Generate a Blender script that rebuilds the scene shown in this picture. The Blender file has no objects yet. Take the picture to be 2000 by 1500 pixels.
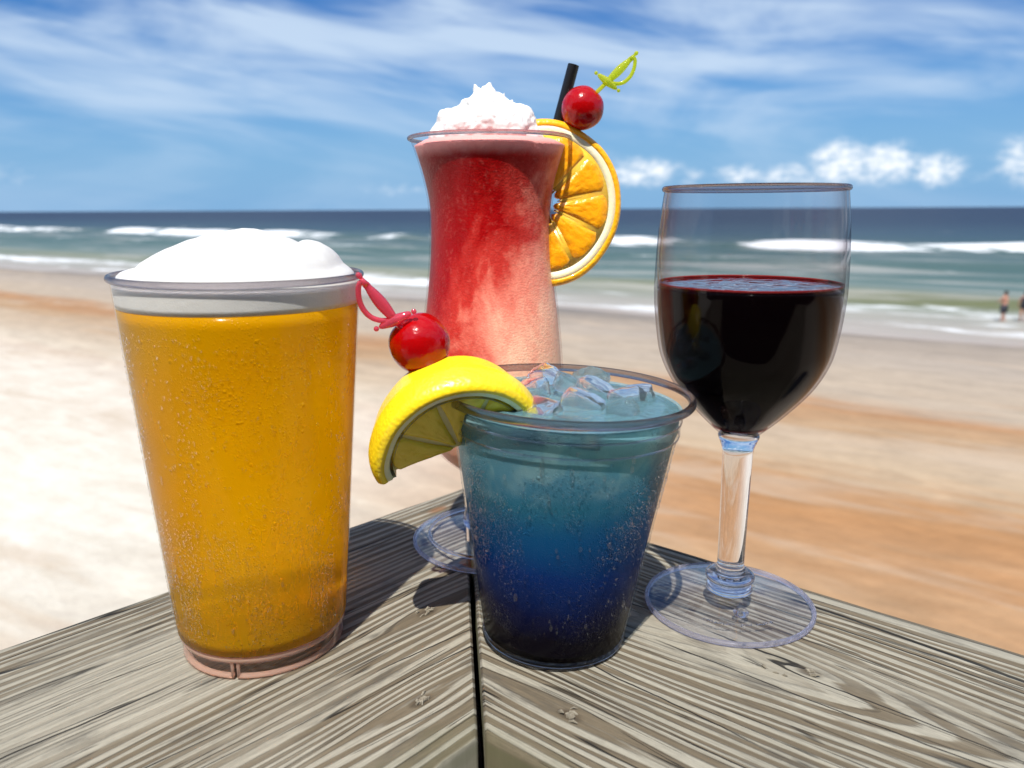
import bpy, bmesh, math, random
import numpy as np
from mathutils import Vector, Matrix, noise, Euler
R = math.radians
random.seed(7)
SC = bpy.context.scene
COL = SC.collection
CAMH = 0.165            # camera above the rail top (z = 0)
EYE = 6.0               # camera above the sea
SEA_Z = CAMH - EYE
SUN_DIR = Vector((-0.015, -0.076, 0.143)).normalized()   # towards the sun

# ------------------------------------------------------------------ camera
cam_d = bpy.data.cameras.new('camera'); cam = bpy.data.objects.new('camera', cam_d); COL.objects.link(cam)
cam.matrix_world = Matrix.Translation((0, 0, CAMH)) @ Matrix.Rotation(R(90 - 12.8), 4, 'X') @ Matrix.Rotation(R(-0.29), 4, 'Z')
cam_d.sensor_width = 36; cam_d.lens = 27.04
cam_d.clip_start = 0.01; cam_d.clip_end = 90000
cam_d.dof.use_dof = True; cam_d.dof.focus_distance = 0.30; cam_d.dof.aperture_fstop = 13.0
SC.camera = cam

# ------------------------------------------------------------------ node helper
class NT:
    """small expression helper round a node tree"""
    def __init__(s, nt): s.nt = nt
    def node(s, t, **kw):
        n = s.nt.nodes.new(t)
        for k, v in kw.items(): setattr(n, k, v)
        return n
    def put(s, sock, v):
        if v is None: return
        if isinstance(v, bpy.types.NodeSocket): s.nt.links.new(v, sock)
        else:
            try: sock.default_value = v
            except Exception:
                sock.default_value = (*v, 1.0)
    def m(s, op, a, b=None, c=None, clamp=False):
        n = s.node('ShaderNodeMath', operation=op); n.use_clamp = clamp
        s.put(n.inputs[0], a)
        if b is not None: s.put(n.inputs[1], b)
        if c is not None: s.put(n.inputs[2], c)
        return n.outputs[0]
    def add(s, a, b): return s.m('ADD', a, b)
    def sub(s, a, b): return s.m('SUBTRACT', a, b)
    def mul(s, a, b): return s.m('MULTIPLY', a, b)
    def vm(s, op, a, b=None):
        n = s.node('ShaderNodeVectorMath', operation=op)
        s.put(n.inputs[0], a)
        if b is not None:
            if op == 'SCALE': s.put(n.inputs['Scale'], b)
            else: s.put(n.inputs[1], b)
        return n.outputs['Value'] if op in ('DOT_PRODUCT', 'LENGTH', 'DISTANCE') else n.outputs[0]
    def ss(s, x, lo, hi, a=0.0, b=1.0):
        n = s.node('ShaderNodeMapRange', interpolation_type='SMOOTHSTEP')
        for i, v in enumerate((x, lo, hi, a, b)): s.put(n.inputs[i], v)
        return n.outputs[0]
    def xyz(s, v):
        n = s.node('ShaderNodeSeparateXYZ'); s.put(n.inputs[0], v); return n.outputs
    def comb(s, x, y, z):
        n = s.node('ShaderNodeCombineXYZ')
        for i, v in enumerate((x, y, z)): s.put(n.inputs[i], v)
        return n.outputs[0]
    def noise(s, vec, scale=5, detail=4, rough=0.55, dist=0.0):
        n = s.node('ShaderNodeTexNoise'); s.put(n.inputs['Vector'], vec)
        s.put(n.inputs['Scale'], scale); s.put(n.inputs['Detail'], detail)
        s.put(n.inputs['Roughness'], rough); s.put(n.inputs['Distortion'], dist)
        return n.outputs['Fac']
    def vor(s, vec, scale=5, feature='F1', rnd=1.0):
        n = s.node('ShaderNodeTexVoronoi', feature=feature); s.put(n.inputs['Vector'], vec)
        s.put(n.inputs['Scale'], scale); s.put(n.inputs['Randomness'], rnd)
        return n.outputs['Distance'], n.outputs.get('Color')
    def ramp(s, fac, stops, interp='LINEAR'):
        n = s.node('ShaderNodeValToRGB'); n.color_ramp.interpolation = interp
        e = n.color_ramp.elements
        while len(e) < len(stops): e.new(0.5)
        for el, (p, c) in zip(e, stops):
            el.position = p
            el.color = (*c, 1) if hasattr(c, '__len__') else (c, c, c, 1)
        s.put(n.inputs[0], fac); return n.outputs[0]
    def mix(s, f, a, b, blend='MIX'):
        n = s.node('ShaderNodeMix', data_type='RGBA', blend_type=blend); n.clamp_factor = True
        s.put(n.inputs[0], f)
        for i, v in ((6, a), (7, b)):
            if isinstance(v, bpy.types.NodeSocket): s.nt.links.new(v, n.inputs[i])
            else: n.inputs[i].default_value = (*v, 1) if hasattr(v, '__len__') else (v, v, v, 1)
        return n.outputs[2]
    def bump(s, h, dist, strength=1.0, normal=None):
        n = s.node('ShaderNodeBump'); s.put(n.inputs['Height'], h); n.inputs['Distance'].default_value = dist
        s.put(n.inputs['Strength'], strength); s.put(n.inputs['Normal'], normal)
        return n.outputs[0]
    def obj(s): return s.node('ShaderNodeTexCoord').outputs['Object']
    def mixsh(s, f, a, b):
        n = s.node('ShaderNodeMixShader'); s.put(n.inputs[0], f)
        s.nt.links.new(a, n.inputs[1]); s.nt.links.new(b, n.inputs[2]); return n.outputs[0]
    def sh(s, t, **kw):
        n = s.node(t)
        for k, v in kw.items(): s.put(n.inputs[k.replace('_', ' ')], v)
        return n.outputs[0]
    def pbr(s, **kw): return s.sh('ShaderNodeBsdfPrincipled', **kw)
    def schlick(s, f0=0.04, normal=None):
        g = s.node('ShaderNodeNewGeometry')
        d = s.m('ABSOLUTE', s.vm('DOT_PRODUCT', normal or g.outputs['Normal'], g.outputs['Incoming']))
        p = s.m('POWER', s.m('SUBTRACT', 1.0, d, clamp=True), 5.0)
        return s.add(s.mul(p, 1 - f0), f0), d

def mat(name, build):
    m = bpy.data.materials.new(name); m.use_nodes = True; m.node_tree.nodes.clear()
    N = NT(m.node_tree); o = N.node('ShaderNodeOutputMaterial')
    m.node_tree.links.new(build(N), o.inputs['Surface'])
    return m

# ------------------------------------------------------------------ world + sun + exposure
sun_el = math.asin(SUN_DIR.z); sun_az = math.atan2(SUN_DIR.x, SUN_DIR.y)
W = bpy.data.worlds.new('World'); SC.world = W; W.use_nodes = True; W.node_tree.nodes.clear()
N = NT(W.node_tree)
sky = N.node('ShaderNodeTexSky', sky_type='NISHITA'); sky.sun_disc = False
sky.sun_elevation = sun_el; sky.sun_rotation = sun_az
sky.altitude = 10; sky.air_density = 1.0; sky.dust_density = 0.25; sky.ozone_density = 3.0
gen = N.node('ShaderNodeTexCoord').outputs['Generated']
d = N.vm('NORMALIZE', gen); dx, dy, dz = N.xyz(d)
az = N.mul(N.m('ARCTAN2', dx, dy), 57.2958)
el = N.mul(N.m('ARCSINE', dz), 57.2958)
base = N.mix(1.0, sky.outputs[0], (0.62, 0.85, 1.02), 'MULTIPLY')
base = N.mix(N.ss(el, 13.0, 0.0, 0.0, 0.9), base, (2.0, 4.2, 7.2))
# the open sky is pale at the horizon, deep blue above
deep = N.ss(el, 1.0, 17.0)
base = N.mix(N.mul(deep, 0.85), base, N.mix(1.0, base, (0.20, 0.60, 1.00), 'MULTIPLY'))
# high streaky cloud: noise on a cloud layer seen in perspective
zz = N.add(N.m('MAXIMUM', dz, 0.0), 0.16)
u = N.m('DIVIDE', dx, zz); v = N.m('DIVIDE', dy, zz)
us = N.add(N.mul(u, 0.95), N.mul(v, 0.30)); vs = N.add(N.mul(u, -0.30), N.mul(v, 0.95))
sl_ = N.add(N.mul(dz, 9.0), N.mul(dx, 1.1))
wv = N.comb(N.mul(dx, 2.3), N.mul(dy, 2.3), sl_)
n1 = N.noise(wv, 1.0, 5, 0.50, 0.9)
n2 = N.noise(N.comb(N.mul(dx, 3.0), N.mul(dy, 3.0), N.mul(sl_, 2.6)), 1.3, 4, 0.5, 0.8)
cir = N.add(N.mul(n1, 0.76), N.mul(n2, 0.24))
cirm = N.mul(N.ss(cir, 0.39, 0.63), N.ss(el, 1.5, 9.0, 0.25, 1.0))
base = N.mix(N.mul(cirm, 0.84), base, (6.1, 7.5, 9.2))
# heaps of fair weather cloud low over the sea
pn = N.comb(N.mul(az, 0.80), N.mul(el, 1.25), 0.0)
puff = N.noise(pn, 1.0, 7, 0.62, 0.0)
blobs = None
for (a0, e0, sa, se, amp) in ((9.3, 2.5, 2.2, .80, .95), (12.8, 2.1, 1.1, .6, .6), (16.0, 2.2, 1.6, .62, .8), (19.3, 2.2, 1.5, .62, .8),
                              (22.4, 2.9, 1.5, 1.15, 1.1), (25.3, 2.8, 1.6, 1.0, 1.05), (28.0, 2.3, 1.4, .85, .95),
                              (33.8, 2.7, 1.9, 1.3, 1.0), (22., 1.9, 9., .45, .62), (40, 3, 3, 1.5, 1.0), (-34, 2.2, 3, .8, .45), (-52, 3, 4, 1.3, .9), (57, 3, 4, 1.4, .9),
                              (-8, 1.5, 3, .7, .4), (85, 3, 6, 1.6, 1), (-90, 3, 7, 1.4, 1)):
    q = N.add(N.m('POWER', N.m('DIVIDE', N.sub(az, a0), sa), 2.0), N.m('POWER', N.m('DIVIDE', N.sub(el, e0), se), 2.0))
    g = N.mul(N.m('EXPONENT', N.mul(q, -0.5)), amp)
    blobs = g if blobs is None else N.m('MAXIMUM', blobs, g)
cum = N.ss(N.mul(blobs, N.add(-0.20, N.mul(puff, 2.2))), 0.22, 0.95)
wh = N.mix(N.ss(N.noise(pn, 2.3, 4, 0.5), 0.35, 0.65), (7.6, 8.6, 9.8), (10.5, 10.8, 11.0))
base = N.mix(N.mul(cum, 0.9), base, wh)
bg = N.node('ShaderNodeBackground'); N.put(bg.inputs[0], base); bg.inputs[1].default_value = 0.074
wo = N.node('ShaderNodeOutputWorld'); W.node_tree.links.new(bg.outputs[0], wo.inputs[0])

sl = bpy.data.lights.new('sun', 'SUN'); sl.energy = 4.9; sl.angle = R(0.53); sl.color = (1.0, 0.965, 0.90)
so = bpy.data.objects.new('sun', sl); COL.objects.link(so)
so.rotation_mode = 'QUATERNION'; so.rotation_quaternion = SUN_DIR.to_track_quat('Z', 'Y'); so.location = SUN_DIR * 3
vs_ = SC.view_settings; vs_.view_transform = 'Standard'; vs_.look = 'None'; vs_.gamma = 1; vs_.exposure = 0.50; vs_.use_curve_mapping = False
SC.render.engine = 'CYCLES'
c = SC.cycles; c.max_bounces = 14; c.transparent_max_bounces = 24; c.transmission_bounces = 12; c.glossy_bounces = 6; c.diffuse_bounces = 4
c.sample_clamp_indirect = 6.0; c.blur_glossy = 0.6; c.use_denoising = True

# ------------------------------------------------------------------ mesh helpers
def link(name, me, m=None, parent=None, smooth=True):
    o = bpy.data.objects.new(name, me); COL.objects.link(o)
    if m is not None: me.materials.append(m)
    if smooth:
        for p in me.polygons: p.use_smooth = True
    if parent is not None: o.parent = parent
    return o
def from_data(name, vs, fs, m=None, parent=None, smooth=True):
    me = bpy.data.meshes.new(name); me.from_pydata([tuple(v) for v in vs], [], fs); me.update()
    return link(name, me, m, parent, smooth)
def from_bm(name, bm, m=None, parent=None, smooth=True):
    me = bpy.data.meshes.new(name); bm.to_mesh(me); bm.free()
    return link(name, me, m, parent, smooth)
def empty(name, loc=(0, 0, 0), rot=None):
    o = bpy.data.objects.new(name, None); COL.objects.link(o); o.location = loc; o.empty_display_size = 0.02
    if rot: o.rotation_euler = rot
    return o
def tag(o, label=None, cat=None, group=None, kind=None):
    if label: o['label'] = label
    if cat: o['category'] = cat
    if group: o['group'] = group
    if kind: o['kind'] = kind
    return o
def interp(pts, n):
    """Catmull-Rom resample of (r, z) pts, arc uniform-ish"""
    out = []
    P = [pts[0]] + list(pts) + [pts[-1]]
    for i in range(1, len(P) - 2):
        for k in range(n):
            t = k / n
            a, b, c_, d_ = [np.array(P[j], float) for j in (i - 1, i, i + 1, i + 2)]
            out.append(tuple(.5 * (2 * b + (c_ - a) * t + (2 * a - 5 * b + 4 * c_ - d_) * t * t + (3 * b - a - 3 * c_ + d_) * t ** 3)))
    out.append(tuple(pts[-1])); return [(max(0, p[0]), p[1]) for p in out]
def lathe_data(prof, seg=96, a0=0.0, a1=None, caps=False):
    vs, fs = [], []; n = len(prof); full = a1 is None
    cols = seg if full else seg + 1
    for i in range(cols):
        a = a0 + (2 * math.pi if full else (a1 - a0)) * i / seg
        for r, z in prof: vs.append((r * math.cos(a), r * math.sin(a), z))
    for i in range(seg):
        j = (i + 1) % cols if full else i + 1
        for k in range(n - 1): fs.append((i * n + k, j * n + k, j * n + k + 1, i * n + k + 1))
    if caps and not full:
        fs.append(tuple(range(n))); fs.append(tuple((seg * n + k) for k in reversed(range(n))))
    return vs, fs
def lathe(name, prof, m, parent=None, seg=96, clean=True, **kw):
    vs, fs = lathe_data(prof, seg, **kw)
    bm = bmesh.new(); V = [bm.verts.new(v) for v in vs]
    for f in fs:
        try: bm.faces.new([V[i] for i in f])
        except ValueError: pass
    bmesh.ops.remove_doubles(bm, verts=bm.verts, dist=1e-6)
    bmesh.ops.dissolve_degenerate(bm, edges=bm.edges, dist=1e-7)
    bmesh.ops.recalc_face_normals(bm, faces=bm.faces)
    return from_bm(name, bm, m, parent)
def tube_data(path, rad, seg=10, closed=False, caps=True):
    path = [Vector(p) for p in path]; n = len(path); vs, fs = [], []
    if not hasattr(rad, '__len__'): rad = [rad] * n
    up = None
    for i, p in enumerate(path):
        t = (path[(i + 1) % n] - path[i - 1]) if closed else (path[min(i + 1, n - 1)] - path[max(i - 1, 0)])
        t.normalize()
        if up is None: up = t.orthogonal().normalized()
        up = (up - t * up.dot(t)).normalized(); b = t.cross(up)
        for k in range(seg):
            a = 2 * math.pi * k / seg
            vs.append(p + (up * math.cos(a) + b * math.sin(a)) * rad[i])
    for i in range(n if closed else n - 1):
        j = (i + 1) % n
        for k in range(seg):
            l = (k + 1) % seg; fs.append((i * seg + k, i * seg + l, j * seg + l, j * seg + k))
    if caps and not closed:
        fs.append(tuple(reversed(range(seg)))); fs.append(tuple((n - 1) * seg + k for k in range(seg)))
    return vs, fs
def ring_prof(r, z, a, b, n=14):
    return [(r + a * math.cos(2 * math.pi * k / n), z + b * math.sin(2 * math.pi * k / n)) for k in range(n + 1)]
def ball_data(cx, r, seg=12, rings=8, sc=(1, 1, 1)):
    vs, fs = [], []; cx = Vector(cx)
    for i in range(rings + 1):
        th = math.pi * i / rings
        for k in range(seg):
            ph = 2 * math.pi * k / seg
            vs.append(cx + Vector((sc[0] * r * math.sin(th) * math.cos(ph), sc[1] * r * math.sin(th) * math.sin(ph), sc[2] * r * math.cos(th))))
    for i in range(rings):
        for k in range(seg):
            l = (k + 1) % seg; fs.append((i * seg + k, (i + 1) * seg + k, (i + 1) * seg + l, i * seg + l))
    return vs, fs
def merge(*datas):
    V, F = [], []
    for vs, fs in datas:
        o = len(V); V += list(vs); F += [tuple(i + o for i in f) for f in fs]
    return V, F
def clean(o, dist=1e-6):
    bm = bmesh.new(); bm.from_mesh(o.data); bmesh.ops.remove_doubles(bm, verts=bm.verts, dist=dist)
    bmesh.ops.dissolve_degenerate(bm, edges=bm.edges, dist=dist * .1)
    bmesh.ops.recalc_face_normals(bm, faces=bm.faces); bm.to_mesh(o.data); bm.free(); return o

# ------------------------------------------------------------------ materials: clear plastic
def m_thin(N, tint=(0.97, 0.97, 0.985), f0=0.05, edge=(0.55, 0.55, 0.66), rough=0.03, h=None, k=.6):
    nrm = None
    if h is not None: nrm = h(N)
    f, d_ = N.schlick(f0, nrm)
    e = N.m('POWER', N.m('SUBTRACT', 1.0, d_, clamp=True), 3.2)
    t = N.sh('ShaderNodeBsdfTransparent', Color=N.mix(e, tint, edge))
    g = N.sh('ShaderNodeBsdfGlossy', Color=(1, 1, 1), Roughness=rough, Normal=nrm)
    return N.mixsh(N.mul(f, k), t, g)
M_THIN = mat('clear_plastic_wall', lambda N: m_thin(N))
M_THINF = mat('clear_plastic_foot', lambda N: m_thin(N, tint=(0.965, 0.965, 0.985), f0=0.13, edge=(0.66, 0.66, 0.85), k=.9,
              h=lambda N: N.bump(N.noise(N.obj(), 120, 3, 0.5, 0.4), 0.0006, 0.5)))
def m_glass(N, col=(0.97, 0.97, 0.99), rough=0.0, ior=1.49):
    g = N.node('ShaderNodeBsdfGlass'); N.put(g.inputs['Color'], col); g.inputs['Roughness'].default_value = rough
    g.inputs['IOR'].default_value = ior; return g.outputs[0]
M_GLASS = mat('clear_plastic_solid', lambda N: m_glass(N))
M_GLASSV = mat('clear_plastic_violet', lambda N: m_glass(N, (0.93, 0.92, 0.96)))
M_LIP = mat('clear_plastic_lip', lambda N: N.mixsh(.16, N.mixsh(.35, m_glass(N, (0.93, 0.92, 0.97)), N.sh('ShaderNodeBsdfTransparent', Color=(.90, .90, .97))), N.mixsh(.5, N.sh('ShaderNodeBsdfTranslucent', Color=(.72, .72, .84)), N.sh('ShaderNodeBsdfDiffuse', Color=(.62, .62, .72)))))
M_GLASSP = mat('clear_plastic_pinkish', lambda N: N.mixsh(.10, N.mixsh(0.55, m_glass(N, (1., 0.95, 0.92)),
               N.sh('ShaderNodeBsdfTransparent', Color=(.99, .93, .89))), N.mixsh(.5, N.sh('ShaderNodeBsdfTranslucent', Color=(1., .80, .68)), N.sh('ShaderNodeBsdfDiffuse', Color=(.95, .76, .66)))))
M_RIM = mat('clear_plastic_rim', lambda N: N.mixsh(.18, m_glass(N, (0.62, 0.59, 0.61)), N.sh('ShaderNodeBsdfTransparent', Color=(.93, .92, .95))))
M_ICE = mat('ice', lambda N: N.mixsh(.05, N.mixsh(.25, m_glass(N, (0.97, 0.99, 0.99), 0.0, 1.31), N.sh('ShaderNodeBsdfTransparent', Color=(.95, .98, 1.))), N.mixsh(.5, N.sh('ShaderNodeBsdfTranslucent', Color=(.80, .90, .92)), N.sh('ShaderNodeBsdfDiffuse', Color=(.70, .80, .82)))))

# wet look: condensation beads as fine relief
def beads(N, scale=1500, lo=0.30, zmask=None):
    P = N.obj()
    n = N.noise(P, 45, 4, 0.6, 0.4)
    def dome(sc, r_, off):
        Q = N.vm('ADD', P, off); v_, c_ = N.vor(Q, sc, 'F1', 0.9)
        rr = N.mul(N.add(0.35, N.mul(N.xyz(c_)[0], 0.65)), r_)
        q = N.m('DIVIDE', v_, rr)
        return N.mul(N.m('SQRT', N.m('SUBTRACT', 1.0, N.mul(q, q), clamp=True)), rr)
    m1 = N.ss(n, 0.44, 0.56)
    m2 = N.ss(N.noise(P, 70, 3, 0.6, 0.4), 0.56, 0.64)
    h = N.add(N.mul(dome(scale, 0.50, (0.3, 0.1, 0.2)), N.add(N.mul(m1, 0.75), 0.12)), N.mul(dome(scale * 0.55, 0.46, (0.13, 0.5, 0.2)), N.mul(m1, N.mul(m2, 1.7))))
    return N.add(h, N.mul(dome(scale * .16, 0.16, (.7, .3, .1)), 4.5)), m1

# ------------------------------------------------------------------ structure: wood rail
def m_wood(side):
    def b(N):
        P = N.obj(); x, y, z = N.xyz(P)
        big = N.noise(N.comb(N.mul(x, 5.0), N.mul(y, 14.0), 2.0 + side), 1.0, 3, 0.5)
        mid = N.noise(N.comb(N.mul(x, 16.0), N.mul(y, 60.0), 7.0 + side), 1.0, 3, 0.5)
        yy = N.add(y, N.add(N.mul(N.sub(big, .5), 0.009), N.mul(N.sub(mid, .5), 0.0018)))
        knots = ([(-.1143, .0999), (-.1546, .1444), (-.42, .03)] if side == 0 else [(.1762, .139), (.2299, .0641), (.50, .07)])
        kd = None
        for kx, ky in knots:
            ddx = N.m('DIVIDE', N.sub(x, kx), 0.030); ddy = N.sub(y, ky)
            g = N.m('EXPONENT', N.mul(N.add(N.mul(ddx, ddx), N.m('POWER', N.m('DIVIDE', ddy, 0.010), 2.0)), -1.0))
            yy = N.add(yy, N.mul(g, N.mul(N.m('TANH', N.m('DIVIDE', ddy, 0.003)), -0.0042)))
            k2 = N.m('SQRT', N.add(N.m('POWER', N.m('DIVIDE', N.sub(x, kx), 0.0060), 2.0), N.m('POWER', N.m('DIVIDE', ddy, 0.0032), 2.0)))
            kd = k2 if kd is None else N.m('MINIMUM', kd, k2)
        if side == 1:   # flat sawn: nested arches that close round the heart line
            hy = N.sub(yy, 0.070); ax_ = N.m('SQRT', N.add(N.mul(hy, hy), 0.00006))
            fall = N.m('EXPONENT', N.mul(N.m('POWER', N.m('DIVIDE', hy, 0.034), 2.0), -1.0))
            q = N.add(ax_, N.mul(N.mul(N.sub(x, 0.285), 0.16), fall))
            freq = 200.0
        else:
            q = N.add(yy, N.mul(x, 0.022)); freq = 215.0
        fq = N.mul(q, freq)
        fq = N.add(fq, N.mul(N.noise(N.comb(N.mul(x, 1.2), N.mul(q, 30), 4.4), 1.0, 2, 0.5), 3.0))
        fq = N.add(fq, N.mul(N.noise(N.comb(N.mul(q, 60), side, 1.3), 1.0, 2, 0.5), 2.6))
        tri = N.m('PINGPONG', fq, 0.5)       # 0..0.5
        fib3 = N.noise(N.comb(N.mul(x, 20), N.mul(y, 750), side + 9), 1.0, 4, 0.7)
        spot = N.noise(N.comb(N.mul(x, 260), N.mul(y, 900), side + 2), 1.0, 3, 0.7)
        fib = N.noise(N.comb(N.mul(x, 42), N.mul(y, 1500), side), 1.0, 3, 0.65)
        fib2 = N.noise(N.comb(N.mul(x, 14), N.mul(y, 420), side + 5), 1.0, 4, 0.6)
        ring = N.ss(N.add(tri, N.add(N.mul(N.sub(fib2, .5), 0.30), N.mul(N.sub(fib3, .5), .28))), 0.19, 0.31)
        tone = N.noise(N.comb(N.mul(x, 9), N.mul(y, 30), 11), 1.0, 4, 0.6)
        light = N.mix(tone, (0.205, 0.188, 0.150), (0.320, 0.298, 0.246))
        dark = N.mix(tone, (0.085, 0.067, 0.044), (0.150, 0.121, 0.083))
        calm = N.ss(N.noise(N.comb(N.mul(x, 8), N.mul(y, 26), 21 + side), 1.0, 3, .5), .50, .66)
        cx_, cy_, rx_, ry_ = (-.215, .062, .085, .030) if side == 0 else (.195, .072, .045, .017)
        zone = N.m('EXPONENT', N.mul(N.add(N.m('POWER', N.m('DIVIDE', N.sub(x, cx_), rx_), 2.), N.m('POWER', N.m('DIVIDE', N.sub(y, cy_), ry_), 2.)), -1.0))
        calm = N.m('MAXIMUM', N.mul(calm, .7), N.mul(N.ss(zone, .25, .65), 1.45))
        col = N.mix(N.mul(ring, N.sub(1.0, N.mul(calm, .55))), light, dark)
        col = N.mix(0.55, col, N.mix(fib, (0.25, 0.25, 0.25), (0.75, 0.75, 0.75)), 'OVERLAY')
        col = N.mix(0.75, col, N.mix(fib3, (0.18, 0.17, 0.16), (0.82, 0.82, 0.80)), 'OVERLAY')
        col = N.mix(0.45, col, N.mix(spot, (0.25, 0.25, 0.25), (0.75, 0.75, 0.75)), 'OVERLAY')
        saw = N.m('FRACT', fq)
        grv = N.mul(N.ss(N.m('ABSOLUTE', N.sub(saw, .30)), .015, .07, 1., 0.), N.ss(N.noise(N.comb(N.mul(x, 9), N.mul(q, 300), 3.), 1., 3, .6), .48, .62))
        col = N.mix(N.mul(grv, N.sub(.52, N.mul(calm, .25))), col, (.030, .024, .017))
        grime = N.ss(N.noise(N.comb(N.mul(x, 22), N.mul(y, 90), 31), 1.0, 5, 0.65), 0.52, 0.70)
        col = N.mix(N.mul(grime, 0.60), col, (0.070, 0.062, 0.050))
        # checks: long thin splits that follow the grain
        ck = N.noise(N.comb(N.mul(x, 3.2), N.mul(yy, 95), 17 + side), 1.0, 1, 0.4)
        ckm = N.ss(N.noise(N.comb(N.mul(x, 12), N.mul(yy, 40), 51), 1.0, 2, .5), 0.50, 0.60)
        crack = N.mul(N.ss(N.m('ABSOLUTE', N.sub(ck, 0.5)), 0.0, 0.011, 1.0, 0.0), ckm)
        ck2 = N.noise(N.comb(N.mul(x, 7), N.mul(yy, 260), 27 + side), 1.0, 1, 0.4)
        ck2m = N.ss(N.noise(N.comb(N.mul(x, 20), N.mul(yy, 70), 61), 1.0, 2, .5), 0.52, 0.60)
        crack = N.m('MAXIMUM', crack, N.mul(N.mul(N.ss(N.m('ABSOLUTE', N.sub(ck2, 0.5)), 0.0, 0.018, 1.0, 0.0), ck2m), .8))
        for (y0, x0, x1, w, sl_) in ([(.0720, -.30, -.19, .00050, .005), (.0722, -.20, -.13, .00045, .13), (.0800, -.13, -.05, .0004, .05), (.0175, -.27, -.215, .0009, .12), (.052, -.24, -.19, .0003, .10), (.118, -.16, -.09, .00035, .08), (.028, -.16, -.06, .0006, -.02), (.149, -.175, -.135, .0004, .10)] if side == 0 else
                                 [(.0125, .19, .36, .0010, .085), (.0800, .170, .36, .00036, -.01), (.0620, .180, .34, .00034, .06), (.108, .14, .25, .00035, .05), (.0260, .15, .30, .0005, .02), (.125, .20, .34, .00035, .02), (.0035, .05, .20, .0007, .01), (.142, .135, .165, .0005, .0)]):
            l = N.sub(yy, N.add(y0, N.mul(N.sub(x, x0), sl_)))
            l = N.add(l, N.mul(N.sub(N.noise(N.comb(N.mul(x, 60), 0, y0 * 100), 1.0, 3, .6), .5), .0016))
            win = N.mul(N.ss(x, x0, x0 + .02), N.ss(x, x1 - .04, x1, 1.0, 0.0))
            crack = N.m('MAXIMUM', crack, N.mul(N.ss(N.m('ABSOLUTE', l), w * .35, w * 1.1, 1.0, 0.0), win))
        col = N.mix(N.mul(crack, 0.93), col, (0.012, 0.010, 0.008))
        col = N.mix(N.ss(N.add(kd, N.mul(fib2, .8)), 0.7, 1.5, .85, 0.0), col, (0.055, 0.040, 0.026))
        # algae on the inner edge of the rail
        alg = N.ss(N.add(y, N.mul(N.sub(N.noise(P, 60, 4, .6), .5), 0.03)), 0.152 if side == 0 else 0.150, 0.168)
        dn = N.ss(z, -0.001, -0.004)
        alg = N.m('MAXIMUM', N.mul(alg, .55), N.mul(dn, N.ss(N.noise(N.comb(N.mul(x, 30), y, N.mul(z, 90)), 1., 3, .6), .2, .6)))
        nearc = N.ss(N.m('ABSOLUTE', x), 0.03, 0.16, 1.0, .45)
        col = N.mix(N.mul(alg, nearc), col, N.mix(fib2, (0.035, 0.043, 0.014), (0.085, 0.098, 0.034)))
        if side == 0:   # rust round a nail
            rr = N.m('SQRT', N.add(N.m('POWER', N.m('DIVIDE', N.sub(x, -.0372), .006), 2.), N.m('POWER', N.m('DIVIDE', N.sub(y, .0168), .0022), 2.)))
            col = N.mix(N.ss(rr, .5, 1.6, .75, 0.), col, (0.20, 0.085, 0.030))
        h = N.add(N.mul(N.sub(1.0, ring), 0.5), N.add(N.mul(fib, 0.22), N.add(N.mul(fib3, .35), N.mul(fib2, 0.30))))
        h = N.sub(h, N.mul(grv, .5)); h = N.sub(h, N.mul(crack, 1.6)); h = N.sub(h, N.ss(kd, 0.4, 1.0, .7, 0.))
        return N.pbr(Base_Color=col, Roughness=0.82, Normal=N.bump(h, 0.0010, 0.9), Specular_IOR_Level=0.25)
    return b
M_WOOD = [mat('weathered_wood_a', m_wood(0)), mat('weathered_wood_b', m_wood(1))]

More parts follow.
